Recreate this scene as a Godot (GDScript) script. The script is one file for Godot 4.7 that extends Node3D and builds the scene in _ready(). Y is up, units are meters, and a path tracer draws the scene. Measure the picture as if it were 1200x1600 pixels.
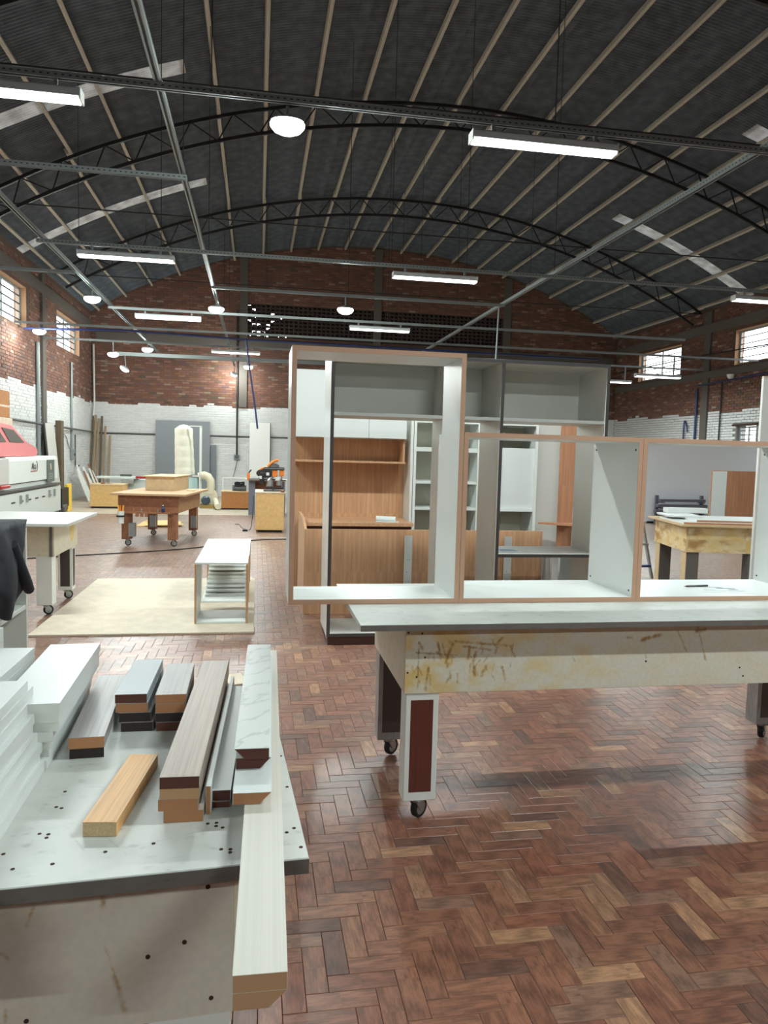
extends Node3D

# ---------------------------------------------------------------- geometry kit
class Soup:
	var v := PackedVector3Array()
	var n := PackedVector3Array()
	var c := PackedColorArray()
	var uv := PackedVector2Array()
	var col := Color.WHITE
	var use_col := false
	func vert(p: Vector3, nn: Vector3, t := Vector2.ZERO) -> void:
		v.append(p); n.append(nn); c.append(col); uv.append(t)
	func tri(a: Vector3, b: Vector3, d: Vector3, ta := Vector2.ZERO, tb := Vector2.ZERO, td := Vector2.ZERO) -> void:
		# counter-clockwise seen from outside; emitted clockwise for Godot
		var nn := (b - a).cross(d - a).normalized()
		vert(a, nn, ta); vert(d, nn, td); vert(b, nn, tb)
	func quad(a: Vector3, b: Vector3, d: Vector3, e: Vector3, ta := Vector2.ZERO, tb := Vector2.ZERO, td := Vector2.ZERO, te := Vector2.ZERO) -> void:
		tri(a, b, d, ta, tb, td); tri(a, d, e, ta, td, te)
	func squad(a: Vector3, b: Vector3, d: Vector3, e: Vector3, na: Vector3, nb: Vector3, nd: Vector3, ne: Vector3) -> void:
		vert(a, na); vert(d, nd); vert(b, nb); vert(a, na); vert(e, ne); vert(d, nd)
	func box(at: Vector3, size: Vector3, bev := 0.0, b := Basis.IDENTITY) -> void:
		var h := size * 0.5
		bev = minf(bev, minf(h.x, minf(h.y, h.z)) * 0.45)
		for ax in 3:
			var u := (ax + 1) % 3
			var w := (ax + 2) % 3
			for s in [-1.0, 1.0]:
				var q := []
				var t := []
				for k in [[-1, -1], [1, -1], [1, 1], [-1, 1]]:
					var p := Vector3.ZERO
					p[ax] = s * h[ax]
					p[u] = k[0] * (h[u] - bev) * s
					p[w] = k[1] * (h[w] - bev)
					q.append(at + b * p)
					# metre texture coordinates measured from the low corner, v downwards
					match ax:
						0: t.append(Vector2(h.z - p.z, h.y - p.y))
						1: t.append(Vector2(p.x + h.x, p.z + h.z))
						_: t.append(Vector2(p.x + h.x, h.y - p.y))
				quad(q[0], q[1], q[2], q[3], t[0], t[1], t[2], t[3])
		if bev <= 0.0:
			return
		for ax in 3:
			var u := (ax + 1) % 3
			var w := (ax + 2) % 3
			for su in [-1.0, 1.0]:
				for sw in [-1.0, 1.0]:
					var q := []
					for k in [[-1, 0], [1, 0], [1, 1], [-1, 1]]:
						var p := Vector3.ZERO
						p[ax] = k[0] * (h[ax] - bev)
						p[u] = su * (h[u] - (0.0 if k[1] == 0 else bev))
						p[w] = sw * (h[w] - (bev if k[1] == 0 else 0.0))
						q.append(at + b * p)
					if su * sw > 0:
						quad(q[0], q[1], q[2], q[3])
					else:
						quad(q[3], q[2], q[1], q[0])
		for sx in [-1.0, 1.0]:
			for sy in [-1.0, 1.0]:
				for sz in [-1.0, 1.0]:
					var a := at + b * Vector3(sx * h.x, sy * (h.y - bev), sz * (h.z - bev))
					var d := at + b * Vector3(sx * (h.x - bev), sy * h.y, sz * (h.z - bev))
					var e := at + b * Vector3(sx * (h.x - bev), sy * (h.y - bev), sz * h.z)
					if sx * sy * sz > 0: tri(a, d, e)
					else: tri(a, e, d)
	func bar(a: Vector3, d: Vector3, w: float, t: float, bev := 0.0, upv := Vector3.UP) -> void:
		var z := (d - a).normalized()
		var x := upv.cross(z)
		if x.length() < 0.01: x = Vector3.RIGHT
		x = x.normalized()
		box((a + d) * 0.5, Vector3(w, t, (d - a).length()), bev, Basis(x, z.cross(x), z))
	func prism(poly: PackedVector2Array, z0: float, z1: float, xf := Transform3D.IDENTITY) -> void:
		# convex or simple outline, counter-clockwise in xy, stretched along z
		var idx := Geometry2D.triangulate_polygon(poly)
		for i in range(0, idx.size(), 3):
			var p := [poly[idx[i]], poly[idx[i + 1]], poly[idx[i + 2]]]
			if (p[1] - p[0]).cross(p[2] - p[0]) < 0: p = [p[0], p[2], p[1]]
			tri(xf * Vector3(p[0].x, p[0].y, z1), xf * Vector3(p[1].x, p[1].y, z1), xf * Vector3(p[2].x, p[2].y, z1))
			tri(xf * Vector3(p[0].x, p[0].y, z0), xf * Vector3(p[2].x, p[2].y, z0), xf * Vector3(p[1].x, p[1].y, z0))
		for i in poly.size():
			var a := poly[i]
			var d := poly[(i + 1) % poly.size()]
			quad(xf * Vector3(a.x, a.y, z0), xf * Vector3(d.x, d.y, z0), xf * Vector3(d.x, d.y, z1), xf * Vector3(a.x, a.y, z1))
	func tube(pts: Array, r: float, sides := 8, r2 := -1.0) -> void:
		var rings := []
		var norms := []
		for i in pts.size():
			var dir: Vector3 = (pts[mini(i + 1, pts.size() - 1)] - pts[maxi(i - 1, 0)]).normalized()
			var ref := Vector3.UP if absf(dir.y) < 0.9 else Vector3.RIGHT
			var x := ref.cross(dir).normalized()
			var y := dir.cross(x)
			var rr := r if r2 < 0 else lerpf(r, r2, float(i) / (pts.size() - 1))
			var ring := []
			var nr := []
			for k in sides:
				var d := x * cos(TAU * k / sides) + y * sin(TAU * k / sides)
				ring.append(pts[i] + d * rr); nr.append(d)
			rings.append(ring); norms.append(nr)
		for i in pts.size() - 1:
			for k in sides:
				var m := (k + 1) % sides
				squad(rings[i][k], rings[i][m], rings[i + 1][m], rings[i + 1][k], norms[i][k], norms[i][m], norms[i + 1][m], norms[i + 1][k])
		for k in range(1, sides - 1):
			tri(rings[0][0], rings[0][k + 1], rings[0][k])
			var l = rings[-1]
			tri(l[0], l[k], l[k + 1])
	func lathe(prof: Array, sides := 16, xf := Transform3D.IDENTITY) -> void:
		# prof: Vector2(radius, height) from the bottom up
		for i in prof.size() - 1:
			var a: Vector2 = prof[i]
			var d: Vector2 = prof[i + 1]
			var sl := Vector2(d.y - a.y, a.x - d.x).normalized()
			for k in sides:
				var t0 := TAU * k / sides
				var t1 := TAU * (k + 1) / sides
				var c0 := Vector3(cos(t0), 0, -sin(t0))
				var c1 := Vector3(cos(t1), 0, -sin(t1))
				var n0 := (xf.basis * (c0 * sl.x + Vector3.UP * sl.y)).normalized()
				var n1 := (xf.basis * (c1 * sl.x + Vector3.UP * sl.y)).normalized()
				squad(xf * (c0 * a.x + Vector3.UP * a.y), xf * (c1 * a.x + Vector3.UP * a.y), xf * (c1 * d.x + Vector3.UP * d.y), xf * (c0 * d.x + Vector3.UP * d.y), n0, n1, n1, n0)
	func mesh() -> ArrayMesh:
		var a := []
		a.resize(Mesh.ARRAY_MAX)
		a[Mesh.ARRAY_VERTEX] = v
		a[Mesh.ARRAY_NORMAL] = n
		a[Mesh.ARRAY_TEX_UV] = uv
		if use_col: a[Mesh.ARRAY_COLOR] = c
		var m := ArrayMesh.new()
		m.add_surface_from_arrays(Mesh.PRIMITIVE_TRIANGLES, a)
		return m

var M := {}
var rng := RandomNumberGenerator.new()
var boxes := {}
var taken := {}

func bm(size: Vector3, bev := 0.0015) -> ArrayMesh:
	var key := "%.4f %.4f %.4f %.4f" % [size.x, size.y, size.z, bev]
	if not boxes.has(key):
		var s := Soup.new()
		s.box(Vector3.ZERO, size, bev)
		boxes[key] = s.mesh()
	return boxes[key]

func put(parent: Node, called: String, mesh: Mesh, mat: Material, at := Vector3.ZERO, turn := Vector3.ZERO) -> MeshInstance3D:
	var o := MeshInstance3D.new()
	o.name = called
	o.mesh = mesh
	o.set_surface_override_material(0, mat)
	o.position = at
	o.rotation = turn
	o.cast_shadow = GeometryInstance3D.SHADOW_CASTING_SETTING_ON
	parent.add_child(o, true)
	return o

# a box part given by its low and high corner
func bx(parent: Node, called: String, mat: Material, lo: Vector3, hi: Vector3, bev := 0.0015) -> MeshInstance3D:
	return put(parent, called, bm((hi - lo).abs(), bev), mat, (lo + hi) * 0.5)

func numbered(called: String) -> String:
	var k: int = taken.get(called, 0)
	taken[called] = k + 1
	return called if k == 0 else "%s_%03d" % [called, k]

func tag(o: Node, label: String, category: String, group := "") -> Node:
	o.set_meta("label", label)
	o.set_meta("category", category)
	if group: o.set_meta("group", group)
	return o

func thing(called: String, label: String, category: String, at := Vector3.ZERO, turn := 0.0, group := "") -> Node3D:
	var o := Node3D.new()
	o.name = numbered(called)
	add_child(o, true)
	o.position = at
	o.rotation.y = turn
	tag(o, label, category, group)
	return o

func structure(called: String) -> Node3D:
	var o := Node3D.new()
	o.name = called
	o.set_meta("kind", "structure")
	add_child(o, true)
	return o

func stuff(o: Node) -> Node:
	o.set_meta("kind", "stuff")
	return o

# ---------------------------------------------------------------- materials
func std(color: Color, rough := 0.6, metal := 0.0) -> StandardMaterial3D:
	var m := StandardMaterial3D.new()
	m.albedo_color = color
	m.roughness = rough
	m.metallic = metal
	return m

func c8(r: int, g: int, b: int) -> Color:
	return Color8(r, g, b)

func noise(seed_: int, freq: float, oct := 3) -> FastNoiseLite:
	var f := FastNoiseLite.new()
	f.seed = seed_
	f.noise_type = FastNoiseLite.TYPE_SIMPLEX_SMOOTH
	f.frequency = freq
	f.fractal_octaves = oct
	return f

func picture(w: int, h: int, fn: Callable) -> Image:
	var d := PackedByteArray()
	d.resize(w * h * 3)
	var i := 0
	for y in h:
		for x in w:
			var k: Color = fn.call(x, y)
			d[i] = clampi(int(k.r * 255.0), 0, 255)
			d[i + 1] = clampi(int(k.g * 255.0), 0, 255)
			d[i + 2] = clampi(int(k.b * 255.0), 0, 255)
			i += 3
	return Image.create_from_data(w, h, false, Image.FORMAT_RGB8, d)

func smear(img: Image, pts: Array, w: float, k: Color, a: float, seed_ := 1) -> void:
	# one dried-glue streak: soft dabs along a path with broken strength
	var r := RandomNumberGenerator.new()
	r.seed = seed_
	var nz := noise(seed_, 0.05, 2)
	for i in pts.size() - 1:
		var p: Vector2 = pts[i]
		var q: Vector2 = pts[i + 1]
		var steps := int(maxf(2.0, p.distance_to(q)))
		for s in steps:
			var t := float(s) / steps
			var o := p.lerp(q, t) + Vector2(r.randf_range(-1, 1), r.randf_range(-1, 1)) * w * 0.35
			var ww := w * (0.5 + 0.6 * r.randf())
			var aa := a * clampf(0.6 + 0.9 * nz.get_noise_2d(o.x, o.y), 0.05, 1.0)
			for yy in range(int(o.y - ww), int(o.y + ww) + 1):
				for xx in range(int(o.x - ww), int(o.x + ww) + 1):
					if xx < 0 or yy < 0 or xx >= img.get_width() or yy >= img.get_height(): continue
					var dd := Vector2(xx, yy).distance_to(o) / ww
					if dd >= 1.0: continue
					img.set_pixel(xx, yy, img.get_pixel(xx, yy).lerp(k, aa * (1.0 - dd) * 0.35))

func textured(img: Image, color: Color, rough: float, scale: Vector3, tri := true) -> StandardMaterial3D:
	var m := std(color, rough)
	m.albedo_texture = ImageTexture.create_from_image(img)
	m.uv1_triplanar = tri
	m.uv1_scale = scale
	return m

func make_materials() -> void:
	M.white = std(c8(216, 220, 217), 0.32)
	M.white_matt = std(c8(222, 224, 218), 0.55)
	M.white_gloss = std(c8(228, 233, 230), 0.16)
	M.grey_white = std(c8(196, 194, 188), 0.4)
	M.tan_edge = std(c8(190, 150, 124), 0.5)
	M.dark_edge = std(c8(78, 76, 76), 0.45)
	M.kick = std(c8(70, 40, 32), 0.5)
	M.core = std(c8(176, 124, 86), 0.8)
	M.core_dark = std(c8(92, 52, 42), 0.8)
	M.core_black = std(c8(48, 38, 36), 0.8)
	M.core_tan = std(c8(192, 150, 112), 0.8)
	M.hole = std(c8(62, 40, 30), 0.9)
	M.screw = std(c8(70, 70, 72), 0.5, 0.6)
	M.steel = std(c8(170, 174, 174), 0.38, 0.8)
	M.galv = std(c8(138, 146, 146), 0.5, 0.35)
	M.black_steel = std(c8(30, 31, 33), 0.55)
	M.rubber = std(c8(28, 28, 28), 0.7)
	M.black_plastic = std(c8(24, 25, 27), 0.45)
	M.orange = std(c8(228, 124, 38), 0.4)
	M.red = std(c8(168, 36, 44), 0.4)
	M.blue = std(c8(32, 48, 98), 0.45)
	M.yellow = std(c8(236, 196, 70), 0.5)
	M.paper = std(c8(214, 218, 216), 0.8)
	M.concrete = std(c8(92, 86, 80), 0.9)
	M.lamp_body = std(c8(196, 202, 204), 0.45)
	M.glow = std(Color.WHITE, 0.5)
	M.glow.emission_enabled = true
	M.glow.emission = c8(250, 255, 252)
	M.glow.emission_energy_multiplier = 4.0
	M.glass = std(Color(1, 1, 1, 0.12), 0.05)
	M.glass.transparency = BaseMaterial3D.TRANSPARENCY_ALPHA
	# grain along v
	var g1 := noise(11, 1.0, 4)
	var g2 := noise(12, 1.0, 2)
	var grain := picture(256, 512, func(x, y):
		var wob := g2.get_noise_2d(x * 0.012, y * 0.006)
		var t := 0.86 + 0.20 * g1.get_noise_2d(x * 0.16 + wob * 14.0, y * 0.008) + 0.13 * g1.get_noise_2d(x * 0.03 + 300.0 + wob * 6.0, y * 0.004) + 0.05 * g1.get_noise_2d(x * 0.7, y * 0.03 + 90.0)
		return Color(t, t * 0.985, t * 0.96))
	var straight := picture(256, 512, func(x, y):
		var t := 0.91 + 0.085 * g1.get_noise_2d(x * 0.22, y * 0.004 + 40.0) + 0.09 * g1.get_noise_2d(x * 0.05 + 90.0, y * 0.003) + 0.05 * g1.get_noise_2d(x * 0.8, y * 0.02 + 200.0)
		return Color(t, t * 0.985, t * 0.965))
	M.oak = textured(straight, c8(216, 170, 132), 0.45, Vector3(1.6, 0.6, 1.6))
	M.oak_dark = textured(straight, c8(192, 138, 106), 0.45, Vector3(1.3, 0.5, 1.3))
	M.walnut = textured(straight, c8(104, 54, 44), 0.35, Vector3(5, 1.2, 5))
	M.wood_brown = textured(grain, c8(172, 116, 84), 0.55, Vector3(1.5, 1.0, 1.5))
	M.plank = textured(grain, c8(172, 148, 120), 0.8, Vector3(4, 0.7, 4))
	M.purlin = textured(straight, c8(196, 190, 178), 0.8, Vector3(2, 2, 2))
	M.lam_brown = textured(straight, c8(170, 154, 142), 0.4, Vector3(6, 6, 0.8))
	M.lam_grey = textured(straight, c8(158, 154, 154), 0.4, Vector3(6, 6, 0.8))
	var fine := picture(256, 64, func(x, y):
		var t := 0.95 + 0.035 * g1.get_noise_2d(x * 0.4, y * 0.01) + 0.03 * g1.get_noise_2d(x * 0.06 + 70.0, y * 0.01)
		return Color(t, t * 0.99, t * 0.97))
	M.lam_pale = textured(fine, c8(222, 220, 212), 0.45, Vector3(5, 5, 0.4))
	M.lam_silver = std(c8(158, 166, 170), 0.45)
	M.pine = textured(straight, c8(244, 190, 126), 0.5, Vector3(2, 2, 0.5))
	# worn white laminate: scuffs and grey wear
	var s1 := noise(21, 0.02, 4)
	var s2 := noise(22, 0.11, 3)
	var worn := picture(512, 512, func(x, y):
		var a := s1.get_noise_2d(x, y * 1.6)
		var b := s2.get_noise_2d(x * 0.5, y * 0.9)
		var t := 0.965 - 0.06 * maxf(0.0, a) - 0.14 * clampf(b * 1.6 - 0.75 + a * 0.9, 0.0, 1.0)
		return Color(t, t * 0.995, t * 0.98))
	var rr := RandomNumberGenerator.new()
	rr.seed = 5
	for k in 70:
		var p := Vector2(rr.randf() * 512, rr.randf() * 512)
		var q := p + Vector2.from_angle(rr.randf() * TAU) * rr.randf_range(8, 60)
		smear(worn, [p, q], 1.1, Color(0.45, 0.43, 0.4), 0.7, k)
	M.worn_white = textured(worn, c8(208, 212, 208), 0.42, Vector3(0.8, 0.8, 0.8))
	M.worn_edge = textured(worn, c8(112, 106, 102), 0.6, Vector3(1.5, 1.5, 1.5))
	M.apron_side = textured(worn, c8(224, 216, 196), 0.5, Vector3(1.1, 1.1, 1.1))
	# particle board and fibre board
	var p1 := noise(31, 0.3, 3)
	var chip := picture(256, 256, func(x, y):
		var t := 0.93 + 0.1 * p1.get_noise_2d(x, y) + 0.05 * s1.get_noise_2d(x, y)
		return Color(t, t * 0.985, t * 0.95))
	M.mdf = textured(chip, c8(232, 194, 134), 0.7, Vector3(2, 2, 2))
	M.mdf_pale = textured(chip, c8(228, 216, 200), 0.7, Vector3(1, 1, 1))
	M.ply = textured(chip, c8(214, 188, 152), 0.7, Vector3(2, 2, 2))
	M.mdf_brown = textured(chip, c8(190, 132, 78), 0.7, Vector3(2, 2, 2))
	# brick faces take their own colour from the piece; the texture is only pitting
	var pit := picture(256, 256, func(x, y):
		var t := 0.9 + 0.22 * p1.get_noise_2d(x * 0.7, y * 0.7) + 0.1 * s2.get_noise_2d(x, y)
		return Color(t, t, t))
	M.pit = ImageTexture.create_from_image(pit)
	M.brick = textured(pit, Color.WHITE, 0.9, Vector3(2.3, 2.3, 2.3))
	M.brick.uv1_world_triplanar = true
	M.brick.vertex_color_use_as_albedo = true
	M.mortar = textured(pit, c8(106, 82, 70), 0.95, Vector3(1, 1, 1))
	M.mortar.uv1_world_triplanar = true
	M.mortar_white = textured(pit, c8(226, 230, 228), 0.9, Vector3(1, 1, 1))
	M.mortar_white.uv1_world_triplanar = true
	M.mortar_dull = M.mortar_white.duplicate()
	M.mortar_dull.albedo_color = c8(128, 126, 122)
	M.reveal = textured(pit, c8(206, 164, 130), 0.9, Vector3(2, 2, 2))
	# parquet blocks: the piece brings its tone, the texture its grain (along u)
	var fg := noise(41, 1.0, 4)
	var fl := picture(512, 128, func(x, y):
		var t := 0.87 + 0.20 * fg.get_noise_2d(x * 0.004, y * 0.10) + 0.20 * fg.get_noise_2d(x * 0.005 + 50.0, y * 0.03) + 0.07 * fg.get_noise_2d(x * 0.02, y * 0.5)
		return Color(t, t * 0.97, t * 0.94))
	M.floor_tex = ImageTexture.create_from_image(fl)
	var rg := picture(256, 256, func(x, y):
		var t := 0.62 + 0.5 * s1.get_noise_2d(x * 1.4, y * 1.4) + 0.22 * s2.get_noise_2d(x, y)
		return Color(t, t, t))
	M.rough_tex = ImageTexture.create_from_image(rg)
	M.block = std(Color.WHITE, 0.36)
	M.block.clearcoat_enabled = true
	M.block.clearcoat = 0.2
	M.block.clearcoat_roughness = 0.25
	M.block.albedo_texture = M.floor_tex
	M.block.vertex_color_use_as_albedo = true
	M.joint = std(c8(46, 36, 32), 0.9)
	M.dusty = textured(chip, c8(196, 184, 170), 0.55, Vector3(0.3, 0.3, 0.3))
	M.dusty.uv1_world_triplanar = true
	# roof
	var rust := picture(256, 256, func(x, y):
		var t := 0.85 + 0.3 * s1.get_noise_2d(x, y) + 0.08 * p1.get_noise_2d(x, y)
		return Color(t, t, t))
	M.roof = textured(rust, c8(90, 99, 107), 0.75, Vector3(0.6, 0.6, 0.6))
	M.roof.uv1_world_triplanar = true
	M.skylight = textured(rust, c8(224, 226, 224), 0.6, Vector3(0.5, 0.5, 0.5))
	M.skylight.backlight_enabled = true
	M.skylight.backlight = Color(0.3, 0.3, 0.3)
	# glue-stained apron of the middle bench (2.56 m x 0.29 m at 400 px per metre)
	var ap := picture(1024, 116, func(x, y):
		var a := s1.get_noise_2d(x * 0.6 + 40.0, y * 0.9)
		var l := clampf(1.0 - x / 420.0, 0.0, 1.0)
		var yel := clampf(a * 1.6 + 0.3, 0.0, 1.0) * (0.14 + 0.7 * l)
		var t := 0.93 + 0.03 * s2.get_noise_2d(x, y)
		return Color(t, t * (1.0 - 0.14 * yel), t * (0.965 - 0.42 * yel)))
	var gl := Color(0.60, 0.40, 0.15)
	var gd := Color(0.34, 0.21, 0.1)
	for k in 44:
		var p := Vector2(rr.randf_range(8, 190), rr.randf_range(20, 90))
		smear(ap, [p, p + Vector2(rr.randf_range(-12, 12), rr.randf_range(4, 26))], rr.randf_range(1.4, 4.2), gl, 0.85, 60 + k)
	for st in [[[22, 26, 22, 108], 2.2], [[40, 70, 36, 112], 3.5], [[56, 30, 62, 60], 3.0], [[85, 26, 190, 36], 3.2], [[190, 30, 186, 74], 1.6], [[100, 34, 150, 42], 3.0], [[18, 44, 90, 50], 2.2], [[300, 56, 306, 66], 3.5], [[402, 24, 416, 26], 4.0], [[440, 56, 442, 64], 2.5], [[500, 12, 520, 52], 2.4], [[540, 6, 560, 70], 2.8], [[536, 16, 556, 12], 5.0], [[30, 84, 20, 66], 2.4], [[430, 30, 470, 20], 5.0]]:
		smear(ap, [Vector2(st[0][0], st[0][1]), Vector2(st[0][2], st[0][3])], st[1], gl if st[1] > 2.3 else gd, 1.0, int(st[0][0]))
	M.apron = textured(ap, c8(226, 220, 210), 0.5, Vector3(1.0 / 2.56, 1.0 / 0.29, 1), false)
	# apron of the near bench
	var an := picture(1024, 116, func(x, y):
		var a := s1.get_noise_2d(x * 0.5 + 700.0, y * 0.7)
		var t := 0.93 + 0.025 * s2.get_noise_2d(x, y) - 0.05 * maxf(0, a)
		return Color(t, t * 0.985, t * (0.96 - 0.06 * maxf(0, a))))
	# (u runs from the far left end; the corner by the aisle is u = 1)
	for st in [[[917, 8, 919, 24], 2.6], [[920, 54, 929, 84], 1.2], [[926, 76, 934, 104], 3.2], [[871, 20, 866, 34], 1.8], [[840, 26, 844, 44], 2.2], [[843, 44, 856, 56], 2.0], [[824, 96, 818, 116], 4.0], [[852, 90, 852, 116], 2.0], [[780, 30, 790, 80], 3.0], [[700, 20, 690, 90], 3.0]]:
		smear(an, [Vector2(st[0][0], st[0][1]), Vector2(st[0][2], st[0][3])], st[1], gl, 1.0, int(st[0][0]) + 1)
	M.apron_near = textured(an, c8(222, 216, 208), 0.5, Vector3(1.0 / 2.4, 1.0 / 0.29, 1), false)
	# heavily glue-stained timber apron of the bench on the right
	var ay := picture(512, 128, func(x, y):
		var a := 0.5 + 0.7 * s1.get_noise_2d(x * 0.35 + 90.0, y * 0.6)
		var b := clampf(0.5 + 0.9 * s1.get_noise_2d(x * 0.3 + 400.0, y * 0.7 + 70.0), 0.0, 1.0)
		var k := Color(0.86, 0.80, 0.68).lerp(Color(0.82, 0.68, 0.42), clampf(a, 0, 1))
		return k.lerp(Color(0.58, 0.40, 0.22), clampf(b * 1.3 - 0.65, 0, 0.7)))
	M.apron_yellow = textured(ay, Color.WHITE, 0.6, Vector3(1, 3.0, 1), true)

# ---------------------------------------------------------------- the hall
const LEFT := -5.37
const RIGHT := 13.0
const BACK := -25.6
const FRONT := 7.0
const CX := 3.9
const CY := -8.84
const R := 17.47
const BAND := 3.04
const FLOOR := 1.68

func roof_y(x: float) -> float:
	return CY + sqrt(maxf(0.0, R * R - (x - CX) * (x - CX)))

func brick_colour(y: float, along: float) -> Color:
	var white := y < BAND + 0.05 * sin(along * 3.1) + 0.03 * sin(along * 11.0)
	if white:
		var t := rng.randf_range(0.74, 0.82)
		return Color(t, t * 1.005, t * 0.985)
	var pick := rng.randf()
	var k := Color(0.150, 0.070, 0.048)
	if pick < 0.25: k = Color(0.125, 0.066, 0.050)
	elif pick < 0.40: k = Color(0.180, 0.096, 0.068)
	elif pick < 0.44: k = Color(0.215, 0.150, 0.115)
	elif pick < 0.52: k = Color(0.095, 0.060, 0.050)
	return k * rng.randf_range(1.25, 1.7)

func brick_face(wall: Node3D, along0: float, along1: float, place: Callable, skip: Callable, top: Callable, near: Callable) -> void:
	# running bond; the bricks that show largest are parts, the rest one part
	var W := 0.235
	var H := 0.075
	var xf: Array[Transform3D] = []
	var co := PackedColorArray()
	var singles := 0
	var row := 0
	var mats := {}
	while row * H < 8.8:
		var y := row * H + H * 0.5
		var a := along0 + (W * 0.5 if row % 2 == 0 else 0.0)
		while a < along1 - 0.05:
			if y < top.call(a) - 0.05 and not skip.call(a, y):
				var t: Transform3D = place.call(a, y)
				t = t * Transform3D(Basis.from_euler(Vector3(rng.randf_range(-0.03, 0.03), rng.randf_range(-0.02, 0.02), rng.randf_range(-0.012, 0.012))), Vector3(0, 0, rng.randf_range(-0.006, 0.004)))
				var k := brick_colour(y, a)
				if singles < 300 and near.call(a, y):
					singles += 1
					var q := Color(snappedf(k.r, 0.03), snappedf(k.g, 0.03), snappedf(k.b, 0.03))
					if not mats.has(q):
						var m: StandardMaterial3D = M.brick.duplicate()
						m.vertex_color_use_as_albedo = false
						m.albedo_color = q.linear_to_srgb()
						mats[q] = m
					var o := put(wall, "brick", bm(Vector3(0.222, 0.062, 0.05), 0.004), mats[q])
					o.transform = t
				else:
					xf.append(t)
					co.append(k)
			a += W
		row += 1
	var mm := MultiMesh.new()
	mm.transform_format = MultiMesh.TRANSFORM_3D
	mm.use_colors = true
	mm.mesh = bm(Vector3(0.222, 0.062, 0.05), 0.004)
	mm.instance_count = xf.size()
	for i in xf.size():
		mm.set_instance_transform(i, xf[i])
		mm.set_instance_color(i, co[i])
	var mi := MultiMeshInstance3D.new()
	mi.name = "bricks"
	mi.multimesh = mm
	mi.material_override = M.brick
	stuff(mi)
	wall.add_child(mi, true)

func window_unit(n: int, side: float, z0: float, z1: float, y0: float, y1: float) -> void:
	# side: x of the frame plane; opening from z0 (far) to z1 (near)
	var w := structure("window_%d" % n)
	var lo := Vector3(side - 0.02, y0, z0)
	var hi := Vector3(side + 0.02, y1, z1)
	var s := Soup.new()
	var fr := 0.045
	var mid := (z0 + z1) * 0.5
	for z in [z0 + fr * 0.5, mid, z1 - fr * 0.5]:
		s.box(Vector3(side, (y0 + y1) * 0.5, z), Vector3(0.04, y1 - y0, fr), 0.003)
	for y in [y0 + fr * 0.5, y1 - fr * 0.5]:
		s.box(Vector3(side, y, mid), Vector3(0.038, fr, z1 - z0 - 0.002), 0.003)
	put(w, "frame", s.mesh(), M.galv)
	var rows := 5
	for i in range(1, rows):
		for half in 2:
			var a: float = [z0, mid][half] + 0.03
			var b: float = [mid, z1][half] - 0.03
			put(w, "glazing_bar", bm(Vector3(0.03, 0.022, b - a), 0.002), M.black_steel, Vector3(side, lerpf(y0, y1, float(i) / rows), (a + b) * 0.5))
	for half in 2:
		var a: float = [z0, mid][half] + 0.03
		var b: float = [mid, z1][half] - 0.03
		for i in rows:
			var h := (y1 - y0) / rows
			put(w, "pane", bm(Vector3(0.004, h - 0.024, b - a - 0.004), 0.0), M.glass, Vector3(side, y0 + h * (i + 0.5), (a + b) * 0.5))

const OPEN_Z := [[-24.0, -21.4], [-18.75, -16.15], [-13.5, -10.9], [-8.25, -5.65], [-3.0, -0.4]]

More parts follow.
